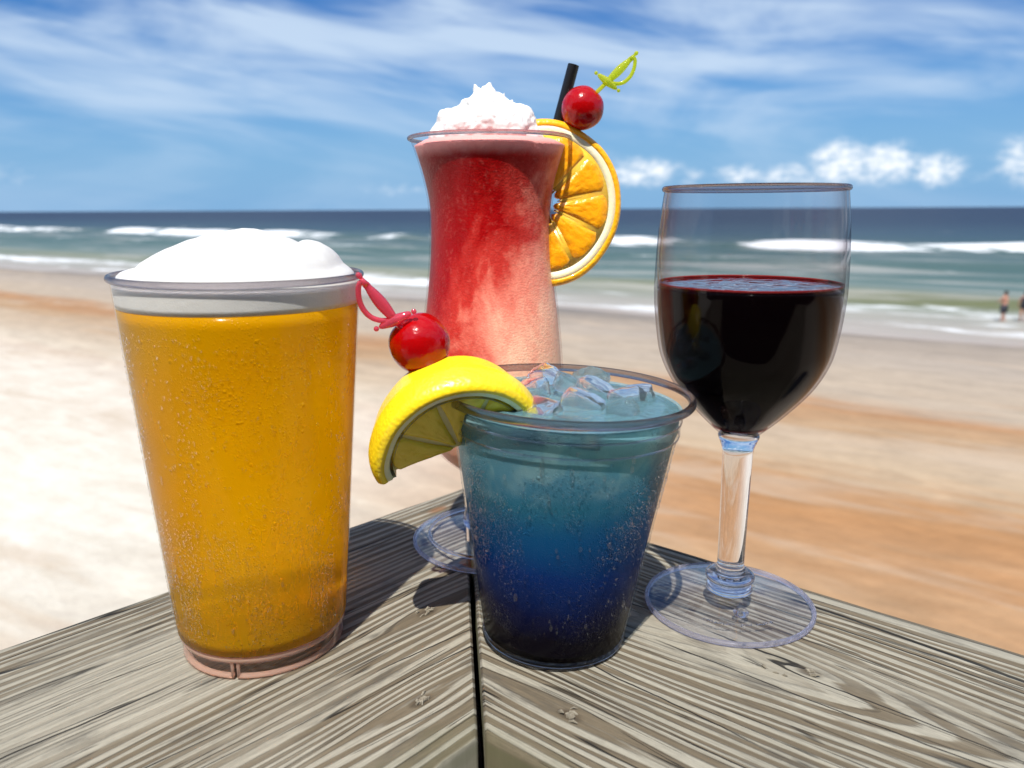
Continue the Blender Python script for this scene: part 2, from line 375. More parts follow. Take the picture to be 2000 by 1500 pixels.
CORNER = Vector((-0.0285, 0.4460)); INNER = Vector((-0.0105, 0.2180))
rail = empty('deck_rail', (INNER.x, INNER.y, 0))
tag(rail, 'weathered grey wooden deck rail with mitred corner carrying all four drinks', 'railing')
def board(ang, side):
    """local x runs along the board (away from the mitre), y = 0 outer edge .. w inner edge"""
    d2 = Vector((math.cos(ang), math.sin(ang)))
    sgn = 1 if side == 1 else -1
    ex = d2 * sgn                                   # side 0: local x is negative along the board
    ey = Vector((ex.y, -ex.x))                      # towards the camera
    w = (INNER - CORNER).dot(ey); mx = (INNER - CORNER).dot(ex)
    L = 0.95 * sgn; g = 0.0016 * sgn
    n = 60
    bm = bmesh.new(); T = 0.038; rb = 0.0028
    ys = [0, rb * .3, rb] + [w * k / 12 for k in range(1, 12)] + [w - rb, w - rb * .3, w]
    zt = [-rb, -rb * .3, 0] + [0] * 11 + [0, -rb * .3, -rb]
    rows = []
    for y_, z_ in zip(ys, zt):
        x0 = mx * y_ / w + g; row = []
        for i in range(n + 1):
            f = i / n; f = f ** 1.6
            wob = 0.0007 * noise.noise(Vector((f * 30, y_ * 3, side * 9.))) if (y_ <= rb or y_ >= w - rb) else 0
            row.append(bm.verts.new((x0 + (L - x0) * f, y_ + wob, z_ - (0.0012 if i == 0 else 0))))
        rows.append(row)
    for a, b_ in zip(rows, rows[1:]):
        for i in range(n): bm.faces.new((a[i], a[i + 1], b_[i + 1], b_[i]))
    lo = [[bm.verts.new((v.co.x, v.co.y, -T)) for v in r_] for r_ in (rows[0], rows[-1])]
    for i in range(n):
        bm.faces.new((rows[0][i + 1], rows[0][i], lo[0][i], lo[0][i + 1]))
        bm.faces.new((rows[-1][i], rows[-1][i + 1], lo[1][i + 1], lo[1][i]))
        bm.faces.new((lo[0][i], lo[1][i], lo[1][i + 1], lo[0][i + 1]))
    bm.faces.new([r_[0] for r_ in rows] + [lo[1][0], lo[0][0]])
    bm.faces.new([r_[-1] for r_ in reversed(rows)] + [lo[0][-1], lo[1][-1]])
    bmesh.ops.recalc_face_normals(bm, faces=bm.faces)
    o = from_bm('board', bm, M_WOOD[side], rail, smooth=True)
    o.data.set_sharp_from_angle(angle=R(50))
    M = Matrix(((ex.x, ey.x, 0, CORNER.x), (ex.y, ey.y, 0, CORNER.y), (0, 0, 1, 0), (0, 0, 0, 1)))
    o.matrix_parent_inverse = Matrix.Identity(4)
    o.matrix_local = Matrix.Translation((-INNER.x, -INNER.y, 0)) @ M
    return o, ex, ey, M
angL = math.atan2(1, 1) + R(181.0)
bl, *_l, ML = board(angL, 0)
br, *_r, MR = board(R(-39.6), 1)
bl['label'] = 'left board with long parallel grain and two small knots'
br['label'] = 'right board with wide arching grain and fine splits'
def m_dark_wood(N):
    P = N.obj(); x, y, z = N.xyz(P)
    f = N.noise(N.comb(N.mul(x, 200), N.mul(y, 200), N.mul(z, 8)), 1., 4, .6)
    return N.pbr(Base_Color=N.mix(f, (.07, .06, .045), (.20, .18, .14)), Roughness=.85)
M_POST = mat('weathered_post', m_dark_wood)
def box(name, lo, hi, m, parent, bev=0.002):
    bm = bmesh.new(); bmesh.ops.create_cube(bm, size=1)
    for v_ in bm.verts: v_.co = Vector([lo[i] + (v_.co[i] + .5) * (hi[i] - lo[i]) for i in range(3)])
    bmesh.ops.bevel(bm, geom=bm.edges[:], offset=bev, segments=2, affect='EDGES')
    return from_bm(name, bm, m, parent, smooth=False)
post = box('post', (-.045, -.045, SEA_Z - .2), (.045, .045, -.0385), M_POST, rail)
post.location = (-0.008, 0.115, 0)
blk = box('gap_backing_block', (-.030, -.12, -.080), (.030, .12, -.0385), M_POST, rail)  # added block under the mitre, hides bright sand so the gap stays dark
blk.location = (-.009, .114, 0); blk.rotation_euler = (0, 0, R(4.5))
# splinters standing out of the knots
M_CHIP = mat('wood_splinter', lambda N: N.pbr(Base_Color=N.mix(N.noise(N.obj(), 900, 3), (.09, .07, .045), (.30, .27, .21)), Roughness=.7))
def splinters(Mx, spots, parent_board):
    datas = []
    for (x, y, n) in spots:
        for k in range(n):
            a = random.gauss(0, .5); L = random.uniform(.0012, .0035); w = random.uniform(.0002, .0006)
            px, py = x + random.gauss(0, .0024), y + random.gauss(0, .0011)
            dx_, dy_ = math.cos(a) * L / 2, math.sin(a) * L / 2; zz_ = random.uniform(.0002, .0010)
            datas.append(tube_data([(px - dx_, py - dy_, 0), (px, py, zz_), (px + dx_, py + dy_, zz_ * random.uniform(.4, 1.5))], [w, w * 1.3, w * .3], 5))
    vs, fs = merge(*datas)
    o = from_data('splinters', vs, fs, M_CHIP, parent_board, smooth=False); tag(o, kind='stuff')
    return o
splinters(ML, [(-.1143, .0999, 9), (-.1546, .1444, 11)], bl)
splinters(MR, [(.1762, .139, 9), (.2299, .0641, 5), (.2209, .0705, 3)], br)

# deck floor and building on the viewer's side of the rail
M_DECK = mat('deck_planks', m_dark_wood)
bm = bmesh.new(); y_ = .28
while y_ > -3.2:
    t = (.446 - y_); xl = -.03 - t * .96; xr = -.03 + t * 1.2
    for (a_, b_) in ((xl, xr),):
        q = bmesh.ops.create_cube(bm, size=1)['verts']
        for v_ in q: v_.co = Vector((a_ + (v_.co.x + .5) * (b_ - a_), y_ - .135 + (v_.co.y + .5) * .135, -1.10 + (v_.co.z + .5) * .035))
    y_ -= .141
tag(from_bm('deck_floor', bm, M_DECK, None, False), kind='structure')
M_SIDING = mat('painted_siding', lambda N: N.pbr(Base_Color=N.mix(N.noise(N.obj(), 6, 4), (.045, .055, .06), (.07, .08, .085)), Roughness=.7))
bm = bmesh.new()
for k in range(24):
    q = bmesh.ops.create_cube(bm, size=1)['verts']
    for v_ in q: v_.co = Vector((v_.co.x * 16, -3.3 + v_.co.y * .03 - (v_.co.z * .02), -1.1 + k * .15 + (v_.co.z + .5) * .152))
tag(from_bm('building_wall', bm, M_SIDING, None, False), kind='structure')

# ------------------------------------------------------------------ beach and sea
def shore_pt(px, py):
    dy_ = py - 750; up = dy_ * .97515 + 332.8; f = 1464.7 - .2215 * dy_; t = EYE / up
    return Vector(((px - 1000) * t, f * t))
P0 = shore_pt(0, 510); P1 = shore_pt(2000, 665)
ld = (P1 - P0).normalized(); sd = Vector((-ld.y, ld.x))
SHORE = Matrix(((ld.x, sd.x, 0, P0.x), (ld.y, sd.y, 0, P0.y), (0, 0, 1, SEA_Z), (0, 0, 0, 1)))
def grade(a, b, n, p):  # graded spacing, fine at a
    return [a + (b - a) * (k / n) ** p for k in range(n + 1)]
def sheet(name, ls, ss_, zf, m):
    n = len(ls); vs = [(l, s_, zf(l, s_)) for s_ in ss_ for l in ls]
    fs = [(j * n + i, j * n + i + 1, (j + 1) * n + i + 1, (j + 1) * n + i) for j in range(len(ss_) - 1) for i in range(n - 1)]
    o = from_data(name, vs, fs, m); o.matrix_world = SHORE; return o
def nz(a, b, c_=0.): return noise.noise(Vector((a, b, c_)))
def m_sand(N):
    P = N.obj(); l, s_, z = N.xyz(P)
    w1 = N.noise(N.comb(N.mul(l, .035), N.mul(s_, .16), 3.), 1., 4, .55, .6)
    w2 = N.noise(N.comb(N.mul(l, .14), N.mul(s_, 1.0), 8.), 1., 4, .6, .4)
    q = N.add(s_, N.add(N.mul(N.sub(w1, .5), 9.0), N.mul(N.sub(w2, .5), 4.0)))
    q = N.m('DIVIDE', N.add(q, 46.0), 48.0)     # s = -46 -> 0 ; s = +2 -> 1
    S = lambda s0: (s0 + 46) / 48
    pale = (.68, .60, .49); cream = (.60, .50, .38); tan = (.50, .315, .165); wet = (.30, .235, .18)
    col = N.ramp(q, [(0, (.50, .46, .39)), (S(-35), (.47, .41, .33)), (S(-32.8), (.40, .27, .16)), (S(-30.6), (.37, .205, .098)), (S(-28.6), (.37, .195, .085)), (S(-26.6), (.36, .205, .098)),
                     (S(-25), (.43, .33, .225)), (S(-22.5), (.42, .33, .24)), (S(-20.5), (.38, .255, .15)), (S(-17.5), (.36, .20, .10)), (S(-15), (.40, .33, .255)),
                     (S(-9), (.36, .31, .26)), (S(-5), (.30, .255, .21)), (S(-1.5), (.19, .17, .15)), (1., (.22, .21, .20))])
    # the beach to the left is drier and paler
    dry = N.mul(N.ss(l, 98, 84), N.ss(s_, -22, -29.5))
    col = N.mix(N.mul(dry, .80), col, (.66, .64, .58))
    fine = N.noise(N.comb(N.mul(l, 3.2), N.mul(s_, 4.0), 1.), 1., 6, .68)
    col = N.mix(.45, col, N.mix(fine, (.30, .30, .30), (.70, .70, .70)), 'OVERLAY')
    tracks = N.noise(N.comb(N.mul(l, .6), N.mul(s_, 1.5), 1.), 1., 5, .62, .5)
    col = N.mix(.65, col, N.mix(tracks, (.20, .20, .20), (.80, .80, .80)), 'OVERLAY')
    strk = N.ss(N.noise(N.comb(N.mul(l, .14), N.mul(s_, .55), 14.), 1., 4, .6, .6), .54, .68)
    col = N.mix(N.mul(strk, .55), col, (.46, .37, .28))
    col = N.mix(1.0, col, (.80, .78, .76), 'MULTIPLY')
    dmp = N.ss(s_, -9, 0)
    h = N.add(N.mul(fine, .6), N.mul(N.noise(P, 5.0, 4, .6), .4))
    return N.pbr(Base_Color=col, Roughness=N.add(.9, N.mul(dmp, -.45)), Normal=N.bump(h, .10, .5), Specular_IOR_Level=.25)
M_SAND = mat('sand', m_sand)
ls = [-v_ for v_ in reversed(grade(0, 60000, 40, 4))][:-1] + [k * 4. for k in range(0, 60)] + [240 + v_ for v_ in grade(0, 60000, 40, 4)]
ss1 = [-v_ for v_ in reversed(grade(3, 4000, 60, 3))] + [-2.5, -2, -1.5, -1, -.5, 0, .5, 1, 2, 3, 5, 8, 15, 40, 100, 70000]
def sand_z(l, s_):
    if s_ < 0:
        b = min(-s_, 60) * .006
        return b + (.10 * nz(l * .12, s_ * .2) + .05 * nz(l * .5, s_ * .7, 4)) * min(1, -s_ / 8)
    return -min(s_ * .05, 8)
beach = sheet('beach', ls, ss1, sand_z, M_SAND); tag(beach, kind='structure')

def m_sea(N):
    P = N.obj(); l, s_, z = N.xyz(P)
    wob = N.noise(N.comb(N.mul(l, .02), N.mul(s_, .07), 2.), 1., 4, .6, .5)
    st = N.noise(N.comb(N.mul(l, .030), N.mul(s_, .22), 5.), 1., 6, .65, .6)
    q = N.add(s_, N.mul(N.sub(wob, .5), N.add(12., N.mul(s_, .25))))
    lg = N.m('DIVIDE', N.m('LOGARITHM', N.m('MAXIMUM', N.add(q, 8.), 1.), 10.), 3.2)
    Lg = lambda s0: math.log10(s0 + 8) / 3.2
    col = N.ramp(lg, [(Lg(-4), (.33, .33, .30)), (Lg(4), (.26, .30, .26)), (Lg(12), (.15, .20, .14)), (Lg(22), (.080, .150, .132)), (Lg(45), (.048, .108, .100)),
                      (Lg(85), (.036, .088, .092)), (Lg(150), (.022, .055, .080)), (Lg(320), (.011, .026, .052)), (Lg(1200), (.008, .018, .042))])
    olive = N.mul(N.ss(N.m('ABSOLUTE', N.sub(s_, 13.)), 1.0, 4.0, 1., 0.), N.ss(l, 70., 90.))
    col = N.mix(N.mul(olive, .7), col, (.10, .125, .035))
    pale = N.mul(N.ss(st, .48, .66), N.ss(s_, 130, 60, 0., .55))
    col = N.mix(pale, col, (.36, .42, .40))
    fn = N.noise(N.comb(N.mul(l, .16), N.mul(s_, .42), 1.), 1., 6, .68, .5)
    brk = N.noise(N.comb(N.mul(l, .022), N.mul(s_, .010), 12.), 1., 2, .5)
    fo = N.node('ShaderNodeAttribute', attribute_name='foam').outputs['Fac']
    fn2 = N.noise(N.comb(N.mul(l, .05), N.mul(s_, .14), 6.), 1., 5, .6, .5)
    fm = N.ss(N.add(fo, N.add(N.mul(N.sub(fn, .5), 1.9), N.mul(N.sub(fn2, .5), 1.7))), .40, .90)
    speck = N.mul(N.ss(fn, .66, .74), N.ss(s_, 150, 30, 0., .7))
    fm = N.m('MAXIMUM', fm, speck)
    col = N.mix(1.0, col, (1.02, .84, .82), 'MULTIPLY')
    col = N.mix(fm, col, (.62, .64, .66))
    rip = N.noise(N.comb(N.mul(l, .5), N.mul(s_, 1.4), 4.), 1., 5, .65)
    rip2 = N.noise(N.comb(N.mul(l, .06), N.mul(s_, .25), 4.), 1., 5, .65)
    nb = N.bump(N.add(N.mul(rip, .35), rip2), 1.2, .55)
    return N.pbr(Base_Color=col, Roughness=N.add(.42, N.mul(fm, .4)), Normal=nb, Specular_IOR_Level=.16)
M_SEA = mat('sea_water', m_sea)
def gauss(x, w): return math.exp(-(x / w) ** 2)
def band_amp(l):     # where the outer breaker is white
    return max(0., min(1., .74 + 1.25 * nz(l * .013 + 1.7, 3.3) + .75 * nz(l * .06, 8.)))
def foam_f(l, s_):
    A = 81 + 7 * nz(l * .02, 1.) + 2.5 * nz(l * .09, 3.); a = band_amp(l)
    f = 0
    if s_ > A - 8: f = a * max(0, 1 - max(0, (s_ - A - 3)) / 26) * (1 if s_ > A - 5 else .5)
    B = 7 + 2.2 * nz(l * .05, 5.)
    b = max(0., min(1., .75 + .9 * nz(l * .03, 2.)))
    f = max(f, b * gauss(s_ - B, 4.2), .62 * gauss(s_ - (1.2 + 1.5 * nz(l * .06, 9.)), 2.0))
    C_ = 48 + 6 * nz(l * .03, 11.)
    f = max(f, .50 * max(0, nz(l * .035, 21.) + .25) * 1.6 * gauss(s_ - C_, 6))
    D = 135 + 20 * nz(l * .01, 31.)
    f = max(f, max(0, .8 * nz(l * .02, 44.)) * gauss(s_ - D, 16))
    return f
def sea_z(l, s_):
    if s_ > 900: return 0.
    A = 81 + 7 * nz(l * .02, 1.) + 2.5 * nz(l * .09, 3.)
    z = (.35 + 1.15 * band_amp(l)) * (math.exp(-((s_ - A + 1) / 3.) ** 2) if s_ < A - 1 else math.exp(-((s_ - A + 1) / 9.) ** 2))
    B = 14 + 2.2 * nz(l * .05, 5.); z += .42 * math.exp(-((s_ - B) / (2. if s_ < B else 5.)) ** 2)
    C_ = 48 + 6 * nz(l * .03, 11.); z += .55 * math.exp(-((s_ - C_) / 5.) ** 2)
    z += .25 * nz(l * .06, s_ * .15, 2.) * min(1, s_ / 30)
    return z + .015 if s_ > 0 else max(.006, .03 + s_ * .004)
lss = [-v_ for v_ in reversed(grade(0, 60000, 60, 3.4))][:-1] + [k * 1.5 for k in range(0, 180)] + [270 + v_ for v_ in grade(0, 60000, 60, 3.4)]
sss = [-1.2, -.8, -.4, 0] + [k * .8 for k in range(1, 160)] + [128 + v_ for v_ in grade(1, 70000, 60, 3.6)]
lss = [-260 + k * 3.0 for k in range(0, 87)] + lss[len([1 for v_ in lss if v_ < 0]):]
lss = [-260 - v_ for v_ in reversed(grade(4, 60000, 40, 3.4))] + lss
# the swash line wanders
def edge(l): return -1.6 + 1.8 * nz(l * .045, 77.) + .6 * nz(l * .2, 7.)
n_l = len(lss); vs = []
for s_ in sss:
    for l in lss:
        s2 = s_ + (edge(l) if s_ < 3 else edge(l) * max(0, 1 - (s_ - 3) / 6)); vs.append((l, s2, sea_z(l, s2)))
fs = [(j * n_l + i, j * n_l + i + 1, (j + 1) * n_l + i + 1, (j + 1) * n_l + i) for j in range(len(sss) - 1) for i in range(n_l - 1)]
sea = from_data('sea', vs, fs, M_SEA); sea.matrix_world = SHORE; tag(sea, kind='structure')
att = sea.data.attributes.new('foam', 'FLOAT', 'POINT')
att.data.foreach_set('value', [foam_f(v_[0], v_[1]) if v_[1] < 400 else 0. for v_ in vs])

# ------------------------------------------------------------------ people wading
def person(x, y, face, pose, skin, suit, label):
    e = empty('person', (x, y, SEA_Z - .12), (0, 0, face))
    J = dict(pelvis=(0, 0, .95, .15), waist=(0, 0, 1.12, .125), chest=(0, .01, 1.34, .155), neck=(0, 0, 1.50, .055), head=(0, .01, 1.62, .095), top=(0, 0, 1.73, .075))
    vs = []; es = []; rad = []; idx = {}
    def jt(n, p, r, par=None):
        idx[n] = len(vs); vs.append(p); rad.append(r)
        if par: es.append((idx[par], idx[n]))
    prev = None
    for n in ('pelvis', 'waist', 'chest', 'neck', 'head', 'top'):
        jt(n, J[n][:3], J[n][3], prev); prev = n
    for s_ in (-1, 1):
        k = str(s_)
        jt('sh' + k, (s_ * .17, 0, 1.43), .062, 'chest'); ex_ = pose[0] if s_ < 0 else pose[1]
        jt('el' + k, (s_ * (.25), ex_[0], ex_[1]), .045, 'sh' + k); jt('wr' + k, (s_ * ex_[2], ex_[3], ex_[4]), .030, 'el' + k)
        jt('ha' + k, (s_ * ex_[2], ex_[3] + .05, ex_[4] - .07), .034, 'wr' + k)
        jt('hip' + k, (s_ * .095, 0, .88), .098, 'pelvis'); jt('kn' + k, (s_ * .11, .05 * s_, .49), .062, 'hip' + k)
        jt('an' + k, (s_ * .12, -.04 * s_, .09), .042, 'kn' + k); jt('to' + k, (s_ * .13, -.04 * s_ + .16, .035), .032, 'an' + k)
    me = bpy.data.meshes.new('body'); me.from_pydata(vs, es, []); o = link('body', me, skin, e, False)
    sm = o.modifiers.new('skin', 'SKIN'); me_sv = None
    bpy.context.view_layer.update()
    if not me.skin_vertices:
        bm = bmesh.new(); bm.from_mesh(me); bm.verts.layers.skin.verify(); bm.to_mesh(me); bm.free()
    sv = me.skin_vertices[0].data
    for i, r_ in enumerate(rad): sv[i].radius = (r_, r_); sv[i].use_root = (i == 0)
    o.modifiers.new('sub', 'SUBSURF').levels = 2; o.modifiers['sub'].render_levels = 2
    if suit == 'trunks':
        v_, f_ = merge(tube_data([(0, 0, 1.03), (0, 0, .90), (0, 0, .80)], [.175, .185, .19], 16), tube_data([(-.10, 0, .86), (-.12, 0, .60)], [.12, .115], 12), tube_data([(.10, 0, .86), (.12, 0, .60)], [.12, .115], 12))
        from_data('swim_trunks', v_, f_, M_SUIT, e)
    else:
        v_, f_ = tube_data([(0, 0, 1.46), (0, .01, 1.36), (0, 0, 1.15), (0, 0, .96), (0, 0, .82)], [.12, .18, .145, .185, .14], 16)
        from_data('swimsuit', [(a_[0] * 1.12, a_[1] * .85, a_[2]) for a_ in v_], f_, M_SUIT, e)
    v_, f_ = ball_data((0, -.012, 1.68), .108, 14, 10, (1, 1.05, .95)); from_data('hair', v_, f_, M_HAIR, e)
    tag(e, label, 'person', 'bathers wading at the water edge')
M_SKIN = mat('skin', lambda N: N.pbr(Base_Color=(.40, .20, .135), Roughness=.5))
M_SUIT = mat('dark_swimwear', lambda N: N.pbr(Base_Color=(.018, .018, .028), Roughness=.6))
M_HAIR = mat('dark_hair', lambda N: N.pbr(Base_Color=(.03, .018, .012), Roughness=.6))
pp = shore_pt(1958, 633); person(pp.x, pp.y, R(25), ((.12, 1.2, .17, .25, 1.18), (.05, 1.17, .24, .18, .98)), M_SKIN, 'trunks',
       'person in dark trunks wading in shallow foam, wholly in view')
pp = shore_pt(1997, 634); person(pp.x, pp.y, R(-40), ((.0, 1.15, .27, .05, .92), (.08, 1.18, .15, .26, 1.12)), M_SKIN, 'suit',
       'person in dark one-piece swimsuit wading, half cut off by the right picture edge')

# ------------------------------------------------------------------ BEER
beer = empty('beer_cup', (-.0985, .2765, .0003), (0, R(.7), 0))
tag(beer, 'tall clear plastic tumbler of golden beer with domed white foam head', 'beer')
RB = lambda z: .0312 + (.0420 - .0312) * (z / .142) ** 1.0
SB = .0312 / .0327; ST = .0420 / .0453
prof = [(RB(z), z) for z in np.linspace(.0085, .1416, 40)]
def cond_wall(N): return m_thin(N, tint=(.99, .985, .97), f0=.025, edge=(.86, .84, .80), k=.45, rough=.10, h=lambda N: N.bump(beads(N, 1300)[0], .0005, .55))
M_BWALL = mat('clear_plastic_dewy', cond_wall)
lathe('cup_wall', prof, M_BWALL, beer, 128)
rim = ring_prof(.0422, .1424, .0011, .0012)
lathe('rim', rim, M_RIM, beer, 128)
lathe('cup_floor', [(r_ * SB, z) for r_, z in [(0, .0055), (.0270, .0055), (.0312, .0062), (.0322, .0085), (.0308, .0098), (.0, .0098)]], M_GLASSP, beer, 96)
# foot ring, open at the notch that faces the viewer
gap = R(4.2); a_n = R(-93)
fr = [(r_ * SB, z) for r_, z in [(.0318, .0083), (.0318, .0006), (.0310, .0), (.0292, .0), (.0286, .0008), (.0290, .0040), (.0292, .0053), (.0318, .0083)]]
M_PEACH = mat('clear_plastic_peach_edge', lambda N: N.mixsh(.42, m_glass(N, (1., .93, .88)), N.mixsh(.5, N.sh('ShaderNodeBsdfTranslucent', Color=(1., .74, .60)), N.sh('ShaderNodeBsdfDiffuse', Color=(.95, .70, .58)))))
M_THINP = mat('clear_plastic_foot_wall', lambda N: m_thin(N, tint=(.985, .955, .935), f0=.06, edge=(.80, .70, .68), rough=.05, k=.9))
a_g = dict(a0=a_n + gap / 2, a1=a_n - gap / 2 + 2 * math.pi)
lathe('foot_edge', ring_prof(.0302 * SB, .0009, .0013, .0009, 10), M_PEACH, beer, 120, caps=True, **a_g)
lathe('floor_edge', ring_prof(.0318 * SB, .0080, .0007, .0009, 10), M_PEACH, beer, 120)
for q in (gap / 2, -gap / 2):
    v_, f_ = tube_data([(.0309 * SB * math.cos(a_n + q), .0309 * SB * math.sin(a_n + q), z_) for z_ in (.0006, .0045, .0078)], .0006, 8)
    from_data('notch_edge', v_, f_, M_PEACH, beer)
lathe('foot_ring', fr, M_THINP, beer, 120, a0=a_n + gap / 2, a1=a_n - gap / 2 + 2 * math.pi, caps=True).data.set_sharp_from_angle(angle=R(45))
def m_beer(N):
    P = N.obj(); x, y, z = N.xyz(P)
    hb, mk = beads(N, 1150)
    st = N.noise(N.comb(N.mul(x, 120), N.mul(y, 120), N.mul(z, 14)), 1., 3, .6, .3)
    run = N.mul(N.ss(st, .58, .66), N.ss(z, .085, .045))
    low = N.ss(z, .07, .03)
    cl = N.noise(N.comb(N.mul(x, 22), N.mul(y, 22), N.mul(z, 16)), 1., 4, .6, .5)
    nb = N.bump(N.mul(hb, N.sub(1., run)), .0012, N.add(.40, N.mul(low, .6)))
    amber = N.mix(cl, (.98, .62, .002), (1., .74, .005))
    ref = N.node('ShaderNodeBsdfRefraction'); N.put(ref.inputs['Color'], amber)
    N.put(ref.inputs['Roughness'], N.add(.16, N.add(N.mul(cl, .25), N.mul(run, -.16)))); ref.inputs['IOR'].default_value = 1.2
    N.put(ref.inputs['Normal'], nb)
    tr = N.sh('ShaderNodeBsdfTranslucent', Color=(.97, .58, .002), Normal=nb)
    df = N.sh('ShaderNodeBsdfDiffuse', Color=N.mix(cl, (.72, .345, .0006), (.92, .52, .0008)), Normal=nb)
    s1 = N.mixsh(.72, tr, df)
    body = N.mixsh(N.add(.42, N.mul(cl, .24)), s1, ref.outputs[0])
    f, _ = N.schlick(.03, nb)
    return N.mixsh(N.mul(f, .18), body, N.sh('ShaderNodeBsdfGlossy', Roughness=.14, Normal=nb))
M_BEER = mat('golden_beer', m_beer)
ZB = .1325
bp = [(0, .0100)] + [(RB(z) - .0004, z) for z in np.linspace(.0100, ZB, 30)] + [(0, ZB)]
lathe('beer', bp, M_BEER, beer, 128)
def m_foam(N):
    P = N.obj(); x, y, z = N.xyz(P)
    lowb = N.ss(N.add(z, N.mul(N.sub(N.noise(P, 200, 4, .6), .5), .004)), .1342, .1322)
    h = N.add(N.noise(P, 2200, 3, .6), N.mul(N.noise(P, 130, 4, .6), 2.0))
    return N.pbr(Base_Color=N.mix(lowb, (.61, .60, .58), (.60, .49, .34)), Roughness=.55, Subsurface_Weight=.35, Subsurface_Radius=(.006, .005, .004), Subsurface_Scale=.6, Normal=N.bump(h, .0003, .35), Specular_IOR_Level=.35)
M_FOAM = mat('beer_foam', m_foam)
def foam_top(x, y):
    x /= ST; y /= ST
    r = math.hypot(x, y); R0 = .0432
    e = max(0., 1 - (r / R0) ** 2)
    main = .0098 * max(0, 1 - ((x - .002) / .036) ** 2 - (y / .048) ** 2) ** .8 if ((x - .002) / .036) ** 2 + (y / .048) ** 2 < 1 else 0
    bumpy = .0020 * math.exp(-((x - .005) / .008) ** 2 - ((y + .004) / .02) ** 2)
    lobe = .0034 * math.exp(-((x - .031) / .0085) ** 2 - ((y - .004) / .020) ** 2)
    dip = -.0022 * math.exp(-((x - .020) / .0035) ** 2 - ((y) / .025) ** 2)
    nn = .0010 * nz(x * 90, y * 60, 1.) + .0004 * nz(x * 260, y * 200, 5.)
    return .1412 + .0060 * e ** .30 + (main + bumpy + lobe + dip) * min(1, e * 4) + nn * min(1, e * 3)
bm = bmesh.new(); rows = []; SEG = 144
radii = [(RB(z) - .0004, z) for z in (ZB + .0002, .1345, .1365, .1385, .1400)]
for (r_, z) in radii:
    rows.append([bm.verts.new((r_ * math.cos(2 * math.pi * k / SEG), r_ * math.sin(2 * math.pi * k / SEG), z)) for k in range(SEG)])
for r_ in [v_ * ST for v_ in [.0438, .0436, .0428, .0418, .0405] + list(np.linspace(.039, .001, 44))]:
    rows.append([bm.verts.new((r_ * math.cos(2 * math.pi * k / SEG), r_ * math.sin(2 * math.pi * k / SEG),
                 (.1406 if r_ > .0437 * ST else foam_top(r_ * math.cos(2 * math.pi * k / SEG), r_ * math.sin(2 * math.pi * k / SEG))))) for k in range(SEG)])
for a, b_ in zip(rows, rows[1:]):
    for k in range(SEG):
        l = (k + 1) % SEG; bm.faces.new((a[k], a[l], b_[l], b_[k]))
bm.faces.new(list(reversed(rows[0]))); bm.faces.new(rows[-1])
from_bm('foam_head', bm, M_FOAM, beer)
# drops and runs on the outside
M_DROP = mat('water_drop', lambda N: m_thin(N, tint=(.98, .98, .98), f0=.06, edge=(.30, .30, .30), rough=.04, k=.9))
def drops(name, rfun, zlo, zhi, n, parent, seed, smin=.00028, smax=.0010, amin=-170, amax=-10, long_=.25, lean=None):
    rng = random.Random(seed); datas = []
    for k in range(n):
        z = rng.uniform(zlo, zhi); a = R(rng.uniform(amin, amax)); long_ = .08; s_ = smin + (smax - smin) * rng.random() ** 2.5
        el_ = rng.uniform(1.1, 1.7) if rng.random() > long_ else rng.uniform(2., 4.)
        r_ = rfun(z); c_ = Vector((r_ * math.cos(a), r_ * math.sin(a), z))
        v_, f_ = ball_data((0, 0, 0), s_, 8, 6, (.42, .8, el_))
        rot = Matrix.Rotation(a, 3, 'Z')
        datas.append(([c_ + rot @ p for p in v_], f_))
    v_, f_ = merge(*datas); o = from_data(name, v_, f_, M_DROP, parent); tag(o, kind='stuff'); return o
M_DROPG = mat('water_bead', lambda N: N.mixsh(.66, m_glass(N, (1, 1, 1), 0., 1.33), N.sh('ShaderNodeBsdfTransparent', Color=(1, 1, 1))))
def bead_field(rfun, zlo, zhi, n, parent, seed, field, rmin, rmax):
    rng = random.Random(seed); placed = []; grid = {}; datas = []; tries = 0; cell = rmax * 2.2
    while len(placed) < n and tries < n * 14:
        tries += 1
        z = rng.uniform(zlo, zhi); a = R(rng.uniform(-168, -12)); r_ = rfun(z); s_ = rmin + (rmax - rmin) * rng.random() ** 1.6
        f = field(a, z, r_)
        if rng.random() > f: continue
        u_ = a * r_; k = (int(u_ // cell), int(z // cell)); bad = False
        for i in (-1, 0, 1):
            for j in (-1, 0, 1):
                for (pu, pz, ps) in grid.get((k[0] + i, k[1] + j), ()):
                    if (pu - u_) ** 2 + (pz - z) ** 2 < (1.04 * (ps + s_)) ** 2: bad = True
        if bad: continue
        grid.setdefault(k, []).append((u_, z, s_)); placed.append(1)
        v_, f_ = ball_data((0, 0, 0), s_, 8, 5, (.38, 1, rng.uniform(.95, 1.25)))
        ca, sa = math.cos(a), math.sin(a); jx = rng.uniform(.85, 1.15)
        datas.append(([Vector((r_ * ca + p.x * ca - p.y * jx * sa, r_ * sa + p.x * sa + p.y * jx * ca, z + p.z)) for p in v_], f_))
    v_, f_ = merge(*datas); o = from_data('condensation', v_, f_, M_DROPG, parent); tag(o, kind='stuff'); return o
def beer_field(a, z, r_):
    n = nz(a * 2.6, z * 30, 3.) + .5 * nz(a * 8, z * 60, 9.)
    run = nz(a * 9.0, z * 5, 30.)
    if run > .34: return 0.
    low = math.exp(-((z - .034) / .016) ** 2)
    return max(0., min(1., .05 + (n + .15) * 2.2 * low + max(0, n - .10) * .55 * (1 if z > .05 else .3)))
bead_field(lambda z: RB(z) + .0001, .014, .126, 2300, beer, 5, beer_field, .00022, .00062)
